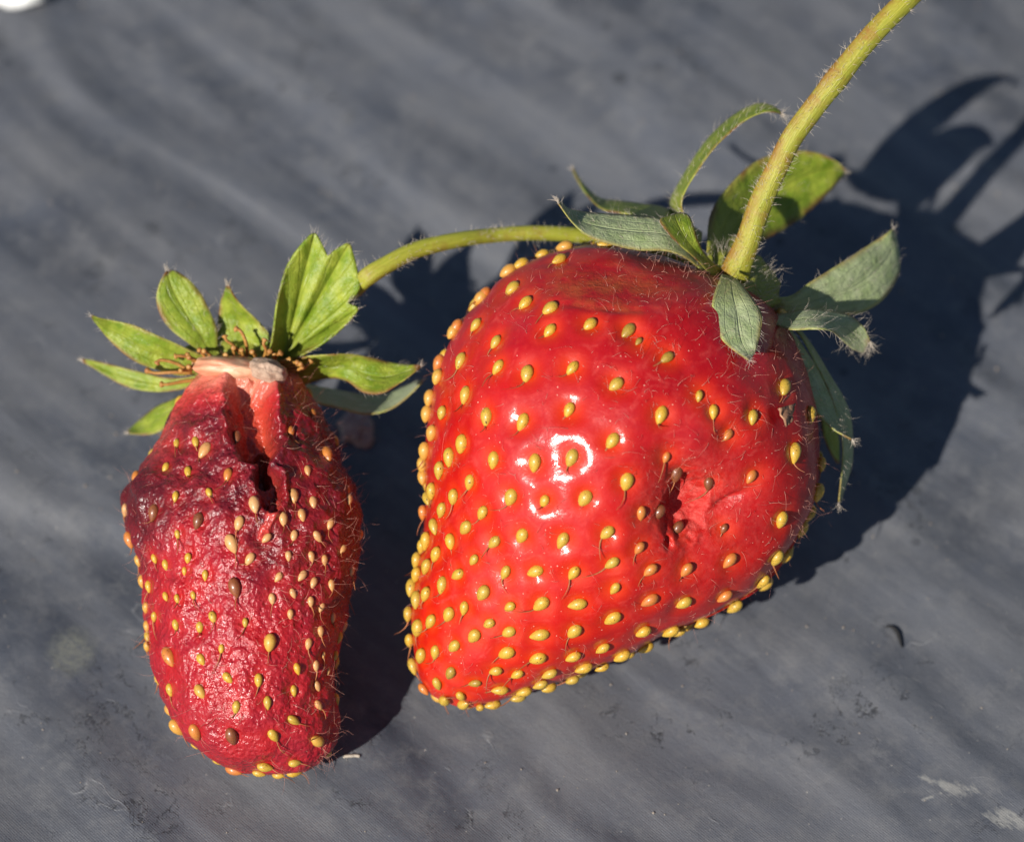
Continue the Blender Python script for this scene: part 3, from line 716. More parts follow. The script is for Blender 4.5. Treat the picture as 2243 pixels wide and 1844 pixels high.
rot = np.maximum(rot, 0.75 * sstep(560, 700, X) * sstep(1460, 1300, Y) * sstep(930, 1000, Y))
rot = rot * (1 - 0.6 * sstep(150, 40, np.hypot((X - 420) * 1.0, (Y - 1200) * 1.0)))
pale = sstep(900, 830, Y + 26 * noise(V * 3) + 0.35 * np.maximum(0, 480 - X) * 0)
sidepale = np.exp(-((X - (395 - (Y - 870) * 0.5)) / 22) ** 2) * sstep(1060, 960, Y)
pale = np.clip(pale + 0.8 * sidepale, 0, 1) * fr
disp = 0.065 * fbm(V * np.array([1.1, 1.1, 1.1]) + 5.2, 3) + 0.03 * (0.4 - np.abs(noise(V * 2.3))) * (0.3 + rot) + 0.022 * noise(V * 4.5) * (0.5 + rot) + 0.03 * (0.35 - np.abs(noise(V * 3.6 + 2.0))) + 0.012 * noise(V * 9) * (0.4 + rot) + 0.006 * noise(V * 18)
disp += 0.016 * sstep(0.02, 0.13, dn) - 0.01
dimp = np.exp(-(dn / 0.10) ** 2)
# the slit: wide at the top, narrowing down to a dark pit, then a torn pale seam
def seg_d(ax_, ay_, bx, by):
    t = np.clip(((X - ax_) * (bx - ax_) + (Y - ay_) * (by - ay_)) / ((bx - ax_) ** 2 + (by - ay_) ** 2), 0, 1)
    return np.hypot(X - ax_ - t * (bx - ax_), Y - ay_ - t * (by - ay_)), t
rag = 13 * noise(np.stack([X * 0.03, Y * 0.03, X * 0 + 6], -1)) + 4 * noise(np.stack([X * 0.09, Y * 0.09, X * 0 + 8], -1))
d1, t1 = seg_d(*C1(985, 1030), *C1(1040, 1290)); w1 = 37 + 2 * t1
d2, t2 = seg_d(*C1(1050, 1300), *C1(1085, 1480)); w2 = 15 - 4 * t2
d3, t3 = seg_d(*C1(1090, 1480), *C1(1120, 1620)); w3 = 22
slit = np.maximum.reduce([0.62 * sstep(1.5, 0.45, (d1 + rag) / w1), 0.9 * sstep(1.4, 0.6, (d2 + rag) / w2), 0.5 * sstep(1.3, 0.7, (d3 + rag) / w3)]) * fr
disp -= 0.34 * slit
lipd = np.minimum(np.minimum((d1 + rag) / w1, (d2 + rag) / w2), (d3 + rag) / w3)
lips = np.exp(-((lipd - 1.5) / 0.35) ** 2) * fr
disp += 0.045 * lips * (1 + 1.6 * noise(V * 5))
tear, tt = seg_d(*C2(930, 120), *C2(860, 310)); tearm = sstep(15, 8, tear + rag * 0.5) * fr
disp += 0.03 * tearm
pale = np.clip(np.maximum(pale, 0.85 * tearm), 0, 1)
# juicy dark bulge on the left flank
slick = np.exp(-((np.hypot((X - 300) / 1.0, (Y - 1085) / 1.3)) / 62) ** 2)
disp += 0.05 * slick
# sunken right flank
disp -= 0.05 * np.exp(-(((X - 770) / 60) ** 2 + ((Y - 1330) / 90) ** 2))
# upper neck pinched towards the calyx
V2 = V + N * disp[:, None]
flesh_s = mesh_obj('flesh', V2, sml.F, M_ROT, SMALL, {'dimple': dimp, 'hole': np.clip(1.3 * slit, 0, 1) * (1 - sstep(C1(0, 1290)[1], C1(0, 1400)[1], Y) * 0.5), 'rot': rot, 'pale': pale, 'juice': np.clip(slick * 1.2, 0, 1), 'cream': 0.5 * sstep(868, 830, Y + 14 * noise(V * 6)) * fr, 'slick': np.clip(slick + 0.6 * rot, 0, 1)})
flesh_s['label'] = 'wrinkled wet dark red flesh, split open near the top'
N2 = sml.normals(V2.reshape(sml.G.shape))
hs = Hairs(); sty2 = Hairs()
for p, n, f, kind in sitems:
    i = int(((V - p) ** 2).sum(1).argmin()); q = V2[i]; nn = unit(0.8 * n + 0.2 * N2[i])
    L = 0.132 * f * RNG.uniform(0.94, 1.08)
    me = SEED[kind][int(RNG.random() * len(SEED[kind]))]
    t = place_seed(me, q, nn, axis_near(sml, p), L, SMALL, lift=0.016 if f > 1 else 0.005, wobble=0.35, slim=0.95)
    if RNG.random() < 0.6:
        sty2.add(q + nn * 0.015 + t * L * 0.4, t + nn * RNG.uniform(0.0, 0.5) + RNG.normal(size=3) * 0.25, RNG.uniform(0.06, 0.16), 0.0075, 0.5, 5)
for c in RNG.permutation(len(V2))[:3600]:
    p, n = V2[c], N2[c]
    if rowr[c] / rowr.max() < RNG.random() or n.dot(unit(CAM - p)) < -0.2 or p[2] < 0.1: continue
    if pix[c, 0] < 600 and RNG.random() < 0.6: continue
    hs.add(p, n * RNG.uniform(0.15, 0.8) + RNG.normal(size=3) * 0.7, RNG.uniform(0.04, 0.13), 0.002, 1.0, 5)
sty2.build('dried_styles', M_STYLE, SMALL)
hs.build('fine_hairs', M_FUZZR, SMALL)

# ------------------------------------------------------------------ sepals, stalks
WB, WS = big.shift, sml.shift
def shell(name, G, uv, mats, parent, thick=0.022):
    """closed leaf blade from a grid of points: front face, back face and rim"""
    n, m = G.shape[:2]
    du = np.gradient(G, axis=1); dv = np.gradient(G, axis=0)
    N = unit(np.cross(du, dv))
    if (N * (CAM - G)).sum() < 0: N = -N
    s = np.clip(1 - np.abs(uv[..., 1:2]) ** 6 * 0.7, 0.2, 1)
    A = G + N * thick / 2 * s; B = G - N * thick / 2 * s
    V = np.concatenate([A.reshape(-1, 3), B.reshape(-1, 3)])
    f = grid_faces(n, m); k = n * m
    faces = [f, f[:, ::-1] + k]
    idx = np.arange(k).reshape(n, m)
    rim = np.concatenate([idx[0, :-1], idx[:-1, -1], idx[-1, :0:-1], idx[:0:-1, 0]])
    nx = np.roll(rim, -1)
    faces.append(np.stack([rim, nx, nx + k, rim + k], -1)[:, ::-1])
    fm = np.concatenate([np.zeros(len(f)), np.ones(len(f)), np.zeros(len(rim))])
    F = np.concatenate(faces)
    # outward check on the front face
    a, b, c = V[F[len(f) // 2, 0]], V[F[len(f) // 2, 1]], V[F[len(f) // 2, 2]]
    if np.cross(b - a, c - b).dot(N.reshape(-1, 3)[F[len(f) // 2, 0]]) < 0: F = F[:, ::-1]
    return mesh_obj(name, V, F, mats, parent, uv=np.concatenate([uv.reshape(-1, 2)] * 2), fmat=fm), N
def sepal(tf, st, ws, parent, mats, cup=0.25, tilt=0.0, hair=None, nh=120, hl=0.09, shift=0.0, curl_tip=0.0, rip=0.03, edge_h=60, label=None, fray=0):
    NA, NC = 34, 13
    L = np.array([tf(a, b) for a, b, _, _ in st]); R = np.array([tf(c, d) for _, _, c, d in st])
    ws = np.interp(np.linspace(0, 1, len(st)), np.linspace(0, 1, len(ws)), ws) + shift
    tl = np.interp(np.linspace(0, 1, len(st)), np.linspace(0, 1, np.size(tilt)), np.atleast_1d(tilt)) if np.size(tilt) > 1 else np.full(len(st), tilt)
    rows = catmull(np.hstack([L, R, ws[:, None], tl[:, None]]), NA)
    s = np.linspace(-1, 1, NC)[None, :]; tt = np.linspace(0, 1, NA)[:, None]
    px = rows[:, 0:1] * (1 - s) / 2 + rows[:, 2:3] * (1 + s) / 2
    py = rows[:, 1:2] * (1 - s) / 2 + rows[:, 3:4] * (1 + s) / 2
    hw = np.hypot(rows[:, 2] - rows[:, 0], rows[:, 3] - rows[:, 1])[:, None] / 2 * cmpx(2.5)
    w = rows[:, 4:5] + cup * hw * (1 - np.abs(s) ** 1.7) + rows[:, 5:6] * s + rip * hw * 4 * noise(np.stack([tt * 5 + 0 * s, s * 1.5 + 0 * tt, 0 * s * tt + px[0, 0]], -1))
    w = w - 0.018 * np.exp(-(s / 0.12) ** 2) * np.minimum(1, hw * 4)           # midrib groove
    G = P(px, py, w)
    o, N = shell('sepal', G, np.stack([tt + 0 * s, s + 0 * tt], -1), mats, parent)
    if label: o['label'] = label
    put(o, G[0].mean(0))
    if hair is not None:
        for _ in range(int(nh * 0.55)):
            i, j = int(RNG.integers(0, NA)), int(RNG.integers(0, NC))
            along = unit(G[min(i + 1, NA - 1), j] - G[max(i - 1, 0), j])
            hair.add(G[i, j] + N[i, j] * 0.01, along * 0.9 + N[i, j] * RNG.uniform(0.1, 0.8) + RNG.normal(size=3) * 0.2, hl * RNG.uniform(0.4, 1.1), 0.0015, 0.4)
        for _ in range(int(edge_h * 0.7)):
            i, j = int(RNG.integers(0, NA)), (0 if RNG.random() < 0.5 else NC - 1)
            out = unit(G[i, j] - G[i, NC // 2] + 1e-6); along = unit(G[min(i + 1, NA - 1), j] - G[max(i - 1, 0), j])
            hair.add(G[i, j], out + along * 0.8 + RNG.normal(size=3) * 0.3, hl * RNG.uniform(0.5, 1.2), 0.0015, 0.4)
        for _ in range(10 + fray):
            j = int(RNG.integers(0, NC))
            hair.add(G[-1, j], unit(G[-1, j] - G[-4, j]) + RNG.normal(size=3) * 0.35, hl * RNG.uniform(0.5, 1.3), 0.003, 0.3)
    return o
def stalk(name, path, rad, mat, parent, hair, nh, hl, flush_side=None, sides=22):
    v, f, nr, t = tube_arrays(path, rad, sides)
    n = len(path)
    d = np.concatenate([[0], np.cumsum(np.linalg.norm(np.diff(path, axis=0), axis=1))])
    # slight ribs and bumps
    th = np.linspace(0, 2 * math.pi, sides, endpoint=False)
    rr = np.repeat(rad, sides)[:, None]
    v = v + nr * rr * (0.06 * noise(v * 2.2) + 0.05 * np.tile(np.cos(5 * th), n) * 0.6)[:, None]
    # close both ends
    c0, c1 = len(v), len(v) + 1
    V = np.vstack([v, path[0], path[-1]])
    faces = [tuple(q) for q in f]
    for s in range(sides):
        faces.append((c0, (s + 1) % sides, s)); faces.append((c1, (n - 1) * sides + s, (n - 1) * sides + (s + 1) % sides))
    uv = np.stack([np.repeat(d, sides), np.tile(np.abs(th / math.pi - 1), n)], -1); uv = np.vstack([uv, [0, 0], [d[-1], 0]])
    fl = np.zeros(len(V))
    if flush_side is not None: fl[:len(v)] = np.clip(nr @ unit(np.asarray(flush_side, float)), 0, 1) ** 0.8
    o = mesh_obj(name, V, faces, mat, parent, {'flush': fl}, uv)
    for _ in range(nh * 2):
        i = int(RNG.integers(0, len(v)))
        if float(noise(v[i] * 2.5)) + 0.5 < RNG.random(): continue
        if np.linalg.norm(path[i // sides] - path[0]) > 9: continue
        hair.add(v[i], nr[i] * 0.75 + t[i // sides] * RNG.uniform(-0.2, 0.9) + RNG.normal(size=3) * 0.25, hl * RNG.uniform(0.4, 1.2), 0.0019, 0.35)
    return o
def px_path(tf, pts, ws, rads_px, n, shift):
    a = np.array([tf(x, y) for x, y in pts]); w = np.interp(np.linspace(0, 1, len(pts)), np.linspace(0, 1, len(ws)), ws) + shift
    r = np.array(rads_px, float)
    q = catmull(np.hstack([a, w[:, None], r[:, None]]), n)
    return P(q[:, 0], q[:, 1], q[:, 2]), q[:, 3] * cmpx(q[:, 2])

# ---- big strawberry: calyx disc, sepals, thick stalk
hq = Hairs()
cx, cy = C6(1075, 1010)
cc = P(cx, cy, 2.42 + WB)
stem_dir = unit(P(*C6(1300, 560), 3.1 + WB) - cc)
e1 = unit(np.cross(stem_dir, UP)); e2 = np.cross(stem_dir, e1)
CALB = blob('calyx', cc - stem_dir * 0.02, [e1, e2, stem_dir], [0.36, 0.36, 0.13], M_GREEN, BIG, 0.2, freq=4)
GG, GY, YG = [M_GREEN, M_GREY], [M_GREY, M_GREEN], [M_GREEN, M_GREEN]
# B: broad downy sepal to the left
sepal(C6, [(975, 965, 935, 1015), (815, 815, 800, 905), (670, 692, 690, 862), (520, 668, 540, 857), (380, 660, 410, 830), (250, 650, 280, 788), (160, 632, 190, 718), (102, 580, 108, 608)],
      [2.55, 2.72, 2.8, 2.85, 2.9, 2.95, 3.0, 3.05], CALB, GY, 0.25, 0.12, hq, 260, 0.07, WB, edge_h=140)
# C: thin sepal seen edge-on behind it
sepal(C6, [(880, 760, 860, 860), (700, 636, 700, 690), (560, 605, 590, 692), (430, 588, 470, 662), (330, 575, 350, 640), (255, 515, 275, 580), (205, 450, 222, 505), (180, 412, 184, 422)],
      [2.3, 2.15, 2.0, 1.8, 1.6, 1.35, 1.1, 0.95], CALB, YG, 0.3, [0.3, 0.4, 0.35, 0.2, 0.05], hq, 60, 0.06, WB)
# D: short sepal folded up
sepal(C6, [(1000, 975, 935, 1000), (905, 890, 835, 895), (862, 815, 740, 812), (836, 735, 672, 735), (812, 675, 652, 690), (780, 655, 690, 672)],
      [2.6, 2.85, 3.0, 3.05, 3.0, 2.9], CALB, YG, -0.3, 0.1, hq, 50, 0.05, WB)
# E: long narrow rolled sepal arching up
mid = [(800, 760), (752, 680), (738, 600), (772, 515), (842, 400), (920, 290), (1015, 195), (1110, 125), (1195, 92), (1260, 98), (1302, 120)]
wid = [40, 36, 32, 26, 28, 30, 32, 30, 27, 17, 4]
tg = np.gradient(np.array(mid, float), axis=0); tg /= np.linalg.norm(tg, axis=1)[:, None]
sepal(C6, [(m[0] + t[1] * w_, m[1] - t[0] * w_, m[0] - t[1] * w_, m[1] + t[0] * w_) for m, t, w_ in zip(mid, tg, wid)],
      [2.25, 2.2, 2.15, 2.1, 2.1, 2.1, 2.1, 2.15, 2.2, 2.2], CALB, YG, 0.6, [0.2, 0.3, 0.34, 0.34, 0.28, 0.12, 0.0], hq, 170, 0.10, WB, rip=0.05, edge_h=110)
# F: rounded sepal behind the stalk
sepal(C6, [(905, 870, 1090, 960), (925, 660, 1170, 835), (1040, 490, 1285, 765), (1180, 372, 1405, 690), (1340, 325, 1512, 595), (1480, 328, 1592, 512), (1590, 372, 1640, 452), (1650, 424, 1656, 436)],
      [2.1, 1.8, 1.55, 1.35, 1.2, 1.1, 1.0, 0.95], CALB, GG, -0.3, -0.15, hq, 60, 0.07, WB)
# G: pale downy sepal to the right
sepal(C6, [(1170, 1060, 1230, 1190), (1330, 1108, 1370, 1212), (1470, 1020, 1560, 1206), (1600, 940, 1735, 1190), (1720, 862, 1862, 1110), (1820, 800, 1937, 980), (1880, 760, 1937, 860), (1902, 740, 1914, 750)],
      [2.45, 2.3, 2.15, 2.0, 1.85, 1.7, 1.65, 1.6], CALB, GY, 0.2, -0.1, hq, 150, 0.06, WB, edge_h=40)
# H: frayed sepal curling over to the right
sepal(C6, [(1130, 1090, 1190, 1200), (1240, 1185, 1255, 1245), (1330, 1195, 1350, 1282), (1430, 1173, 1480, 1280), (1560, 1183, 1570, 1290), (1680, 1210, 1625, 1335), (1750, 1270, 1690, 1388), (1783, 1345, 1752, 1412)],
      [2.5, 2.6, 2.75, 2.9, 2.85, 2.6, 2.35, 2.15], CALB, GY, 0.3, [0.1, 0.2, 0.3, 0.2, -0.1, -0.2], hq, 150, 0.11, WB, edge_h=120, fray=60, label='sepal with a frayed hairy tip')
# I: sepal hanging over the front of the fruit
def front_w(px, py):
    p, n = shoot(bvb, px, py); return D0 - (CAM - p).dot(BACK)
wI = [front_w(*C6(x, y)) + o for x, y, o in ((1030, 1040, .16), (1045, 1115, .16), (1066, 1195, .15), (1075, 1280, .13), (1090, 1350, .12), (1117, 1405, .14), (1130, 1440, .2))]
sepal(C6, [(985, 985, 1075, 1020), (940, 1100, 1150, 1115), (932, 1190, 1200, 1200), (955, 1282, 1197, 1280), (1000, 1352, 1182, 1350), (1070, 1410, 1167, 1400), (1125, 1445, 1142, 1442)],
      wI, CALB, GY, -0.12, -0.03, hq, 120, 0.06, 0.0, edge_h=90)
# J: two long sepals hanging down the right side, one darker behind
sepal(C7, [(1010, 350, 1070, 380), (1060, 420, 1130, 425), (1108, 520, 1205, 530), (1150, 605, 1262, 625), (1185, 685, 1308, 725), (1235, 765, 1335, 800), (1300, 838, 1365, 862), (1385, 886, 1392, 894)],
      [2.55, 2.6, 2.55, 2.5, 2.5, 2.45, 2.45, 2.5], CALB, GY, 0.25, -0.1, hq, 160, 0.07, WB, edge_h=130)
sepal(C7, [(1090, 380, 1150, 400), (1170, 450, 1225, 500), (1230, 560, 1300, 625), (1275, 650, 1350, 705), (1305, 730, 1382, 790), (1330, 810, 1392, 890), (1348, 910, 1390, 985), (1345, 1010, 1372, 1050), (1333, 1150, 1337, 1155)],
      [2.4, 2.35, 2.3, 2.3, 2.3, 2.25, 2.2, 2.2, 2.2], CALB, GY, 0.2, -0.12, hq, 120, 0.07, WB, edge_h=60)
sepal(C7, [(1200, 600, 1240, 590), (1235, 700, 1285, 700), (1255, 790, 1315, 790), (1262, 850, 1330, 860), (1290, 930, 1335, 930), (1325, 985, 1335, 990)],
      [2.0, 1.95, 1.9, 1.9, 1.85, 1.8], CALB, GG, 0.2, -0.1, None, 0, 0.06, WB)
# thick stalk
full = crop(0, 0, 1.0)
pth, rd = px_path(full, [(1606, 622), (1612, 590), (1638, 526), (1666, 446), (1697, 378), (1732, 306), (1772, 250), (1818, 190), (1900, 88), (1985, 0), (2080, -95), (2230, -230)],
                  [2.4, 2.55, 2.65, 2.75, 2.85, 2.95, 3.0, 3.05, 3.1, 3.1, 3.0, 2.8], [38, 32, 27, 26, 24.5, 24, 24.5, 24, 24, 24, 24, 25], 90, WB)
# beyond the picture the stalk bends down to the plastic
tail_dir = unit(pth[-1] - pth[-3]); q0 = pth[-1]
qn = q0 + np.array([tail_dir[0], tail_dir[1], 0]) * 7.0; qn[2] = 0.2
tt = np.linspace(0, 1, 40)[1:, None]
ctrl = q0 + tail_dir * 3.2
tail = (1 - tt) ** 2 * q0 + 2 * tt * (1 - tt) * ctrl + tt ** 2 * qn
pth = np.vstack([pth, tail]); rd = np.concatenate([rd, np.full(len(tail), rd[-1])])
rd[:90] *= 1 + 0.10 * np.exp(-((np.arange(90) - 58) / 2.0) ** 2)      # node on the stalk
stalk('stalk', pth, rd, M_STEM, BIG, hq, 1000, 0.06, flush_side=-RIGHT + 0.4 * UP)
for _ in range(260):      # hairs round the foot of the stalk
    a = RNG.uniform(0, 2 * math.pi); d = math.cos(a) * e1 + math.sin(a) * e2
    hq.add(cc + d * RNG.uniform(0.05, 0.33) + stem_dir * 0.05, d * 0.6 + stem_dir * RNG.uniform(0.3, 1.1) + RNG.normal(size=3) * 0.2, RNG.uniform(0.07, 0.17), 0.002, 0.4)
hq.build('downy_hairs', M_FUZZ, BIG)
# a scrap of dry petal stuck to the skin
px_, py_ = C5(1105, 430); p, n = shoot(bvb, px_, py_)
ax1 = unit(np.cross(n, UP)); ax2 = np.cross(n, ax1)
uu, vv2 = np.meshgrid(np.linspace(-1, 1, 9), np.linspace(-1, 1, 9))
shp = p + n * (0.055 + 0.03 * noise(np.stack([uu * 1.5, vv2 * 1.5, uu * 0], -1)))[..., None] + ax1 * (uu * 0.085 * (1 - 0.5 * vv2))[..., None] + ax2 * (vv2 * 0.075 + 0.02 * uu)[..., None]
shell('dry_petal_scrap', shp, np.stack([uu * 0.3 + 0.4, vv2 * 0], -1), [mat_plain('dry_scrap', (0.42, 0.22, 0.12), 0.6, (0.12, 0.06, 0.04), 12)] * 2, BIG, 0.012)

# ---- small strawberry: calyx, sepals, stamens, thin stalk
ht = Hairs()
c0x, c0y = C1(940, 850)
sc_c = P(c0x, c0y, 2.2 + WS)
blob('receptacle', P(*C1(925, 868), 2.5 + WS), [unit(RIGHT - 0.1 * UP), unit(UP + 0.1 * RIGHT), BACK], [0.40, 0.11, 0.27], M_CREAM, SMALL, 0.12, 48, 30, 2.5)
blob('corky_scar', P(*C1(1100, 878), 2.68 + WS), [unit(RIGHT - 0.35 * UP), unit(UP + 0.35 * RIGHT), BACK], [0.17, 0.10, 0.16], M_SCAR, SMALL, 0.14, 36, 24, 4)
CALS = blob('calyx', P(*C1(950, 820), 2.08 + WS), [RIGHT, UP, BACK], [0.50, 0.20, 0.16], M_GREEN, SMALL, 0.3, 32, 20, 5)
# a left, b lower left, c underneath, d rounded, e short with brown tip
sepal(C1, [(760, 790, 700, 890), (680, 770, 590, 905), (560, 715, 450, 868), (450, 668, 340, 828), (330, 615, 250, 765), (200, 585, 165, 680), (130, 572, 115, 615), (82, 556, 86, 572)],
      [2.25, 2.3, 2.35, 2.4, 2.4, 2.4, 2.45, 2.5], CALS, GG, -0.35, -0.05, ht, 30, 0.05, WS, edge_h=60)
sepal(C1, [(720, 900, 700, 960), (560, 918, 560, 992), (420, 898, 410, 996), (280, 862, 270, 965), (150, 830, 155, 902), (80, 815, 90, 860), (28, 808, 34, 830)],
      [2.1, 2.0, 1.95, 1.9, 1.85, 1.85, 1.85], CALS, GG, -0.3, 0.0, ht, 20, 0.05, WS, edge_h=40)
sepal(C1, [(700, 960, 700, 1060), (560, 1038, 620, 1100), (460, 1080, 520, 1200), (370, 1150, 420, 1246), (290, 1225, 300, 1240)],
      [1.95, 1.85, 1.75, 1.65, 1.6], CALS, GG, 0.2, 0.1, ht, 15, 0.05, WS, edge_h=30)
sepal(C1, [(800, 800, 880, 790), (690, 750, 815, 740), (610, 695, 808, 640), (535, 635, 768, 540), (478, 555, 712, 430), (455, 465, 645, 352), (472, 378, 580, 305), (510, 305, 540, 296)],
      [2.2, 2.25, 2.3, 2.3, 2.3, 2.3, 2.3, 2.3], CALS, GG, -0.1, -0.03, ht, 40, 0.07, WS, edge_h=60)
sepal(C1, [(800, 820, 1150, 820), (808, 740, 1148, 742), (806, 650, 1110, 670), (814, 560, 1050, 595), (828, 470, 960, 510), (845, 425, 905, 440), (860, 385, 876, 385)],
      [2.2, 2.2, 2.2, 2.22, 2.28, 2.36, 2.45], CALS, GG, -0.25, 0.05, ht, 50, 0.08, WS, edge_h=60, fray=14, label='short sepal with a reddish brown fold and dry tip')
# g right, h right behind
sepal(C1, [(1180, 860, 1170, 960), (1290, 800, 1290, 962), (1450, 782, 1420, 925), (1580, 780, 1540, 930), (1700, 800, 1650, 1002), (1810, 826, 1760, 1008), (1900, 840, 1870, 945), (1982, 842, 1984, 858)],
      [2.2, 2.3, 2.35, 2.38, 2.4, 2.4, 2.4, 2.4], CALS, GG, -0.35, [0, -0.25, 0.0, 0.15, 0.0], ht, 30, 0.05, WS, edge_h=70)
sepal(C1, [(1250, 930, 1260, 1020), (1380, 965, 1400, 1070), (1520, 990, 1530, 1100), (1660, 1015, 1660, 1130), (1780, 1010, 1790, 1108), (1890, 968, 1890, 1045), (1990, 928, 1994, 942)],
      [2.0, 1.95, 1.9, 1.85, 1.8, 1.8, 1.85], CALS, GY, -0.3, 0.2, ht, 30, 0.05, WS, edge_h=40)
# f: three-lobed sepal
base = C1(1190, 800)
outl = [(1110, 770), (1125, 690), (1132, 640), (1142, 560), (1152, 490), (1175, 390), (1208, 280), (1260, 190), (1320, 120), (1370, 82), (1405, 130), (1430, 180), (1450, 212), (1490, 178), (1535, 152), (1572, 143), (1590, 190),
        (1608, 250), (1622, 330), (1632, 400), (1590, 450), (1562, 482), (1590, 498), (1622, 516), (1600, 550), (1565, 595), (1480, 672), (1400, 730), (1330, 770), (1270, 800)]
op = catmull(np.array([C1(a, b) for a, b in outl]), 88)
tips = np.array([C1(1370, 82), C1(1572, 143), C1(1622, 516)])
NR = 26
tt = np.linspace(0.0, 1, NR)[:, None]
pxl = base[0] + (op[:, 0] - base[0]) * tt; pyl = base[1] + (op[:, 1] - base[1]) * tt
ang = np.arctan2(op[:, 1] - base[1], op[:, 0] - base[0])
vmid = [math.atan2(t[1] - base[1], t[0] - base[0]) for t in tips]
dv = np.min(np.abs(ang[:, None] - np.array(vmid)[None, :]), axis=1)
rad_px = np.hypot(op[:, 0] - base[0], op[:, 1] - base[1])
wv = 2.2 + WS + 0.25 * tt + 0.04 * tt * (1 - np.cos(6 * (ang - ang.mean()))) * 0.5 - 0.05 * np.exp(-(dv / 0.05) ** 2) * np.sin(math.pi * tt) ** 0.6 + 0.035 * noise(np.stack([pxl * 0.02, pyl * 0.02, pxl * 0], -1))
Gf = P(pxl, pyl, wv)
uvf = np.stack([tt * (rad_px / rad_px.max()) * 0.93 + 0 * ang, np.clip(dv / 0.30, 0, 0.85) * np.ones_like(tt)], -1)
# keep the centre from collapsing to one point
o_f, Nf = shell('sepal', Gf, uvf, GG, CALS, 0.022)
o_f['label'] = 'broad green sepal with three toothed lobes'; put(o_f, P(base[0], base[1], 2.2 + WS))
for _ in range(120):
    j = int(RNG.integers(0, op.shape[0])); out = unit(Gf[-1, j] - Gf[-4, j])
    ht.add(Gf[-1, j], out + RNG.normal(size=3) * 0.35, RNG.uniform(0.03, 0.10), 0.0015, 0.4)
# dried stamens
for k, (pts, ws) in enumerate([([(640, 870), (560, 830), (480, 815), (455, 840)], [2.5, 2.55, 2.6, 2.6]), ([(720, 840), (650, 800), (590, 790), (560, 795)], [2.5, 2.6, 2.65, 2.65]),
        ([(680, 930), (600, 940), (520, 955), (475, 955)], [2.45, 2.5, 2.55, 2.55]), ([(660, 890), (560, 885), (450, 890), (390, 870)], [2.4, 2.45, 2.45, 2.45]),
        ([(950, 790), (900, 730), (860, 700), (850, 670)], [2.45, 2.55, 2.6, 2.6]), ([(980, 790), (975, 720), (945, 650), (905, 632)], [2.45, 2.55, 2.6, 2.6]),
        ([(1080, 800), (1090, 760), (1075, 720), (1085, 690)], [2.45, 2.55, 2.6, 2.6]), ([(1140, 820), (1150, 790), (1180, 770)], [2.45, 2.55, 2.6]),
        ([(1230, 850), (1290, 870), (1330, 840), (1355, 815)], [2.45, 2.5, 2.55, 2.55])]):
    pp, rr = px_path(C1, pts, ws, [4.2, 4.0, 3.6, 3.4][:len(pts)], 14, WS)
    rr[-3:] *= np.array([1.5, 2.2, 1.4])
    v, f, nr_, t_ = tube_arrays(pp, rr, 8)
    fs = [tuple(q) for q in f] + [tuple(range(8))[::-1], tuple(range(13 * 8, 14 * 8))]
    o = mesh_obj('stamen', v, fs, M_STAMEN, CALS); put(o, pp[0])
for k in range(16):      # a ragged ring of shorter ones round the receptacle
    a = math.pi * (0.02 + 0.96 * (k + RNG.uniform(-0.3, 0.3)) / 15)
    x0, y0 = 940 + 285 * math.cos(a), 880 - 85 * math.sin(a)
    ln = RNG.uniform(25, 75); dx_, dy_ = math.cos(a) * ln * 1.2 + RNG.normal() * 14, -abs(math.sin(a)) * ln * 0.8 + RNG.normal() * 12
    pp, rr = px_path(C1, [(x0, y0), (x0 + dx_ * 0.6, y0 + dy_ * 0.7), (x0 + dx_, y0 + dy_ + RNG.normal() * 10)], [2.5, 2.58, 2.62 + RNG.normal() * 0.03], [4.2, 3.6, 3.2], 10, WS)
    rr[-3:] *= np.array([1.4, 2.1, 1.2])
    v, f, nr_, t_ = tube_arrays(pp, rr, 7)
    o = mesh_obj('stamen', v, [tuple(q) for q in f] + [tuple(range(7))[::-1], tuple(range(63, 70))], M_STAMEN, CALS); put(o, pp[0])
# thin stalk that arches behind the big fruit to the thick stalk
pth, rd = px_path(full, [C1(1010, 800), C1(1250, 690), C1(1450, 520), C1(1590, 435), (800, 610), (850, 578), (913, 547), (998, 526), (1083, 515), (1168, 510), (1253, 514), (1330, 525), (1420, 550), (1500, 575), (1570, 600)],
                  [1.95, 1.85, 1.85, 2.05, 2.35, 2.35, 2.25, 2.1, 1.9, 1.8, 1.7, 1.6, 1.6, 1.7, 1.9], [12, 12, 12, 13, 20, 19.5, 19, 17.5, 16.5, 16.5, 16.5, 16, 16, 16, 16], 90, (WB + WS) / 2)
stalk('stalk', pth, rd, M_THIN, SMALL, ht, 520, 0.06, sides=18)
ht.build('downy_hairs', M_FUZZ, SMALL)

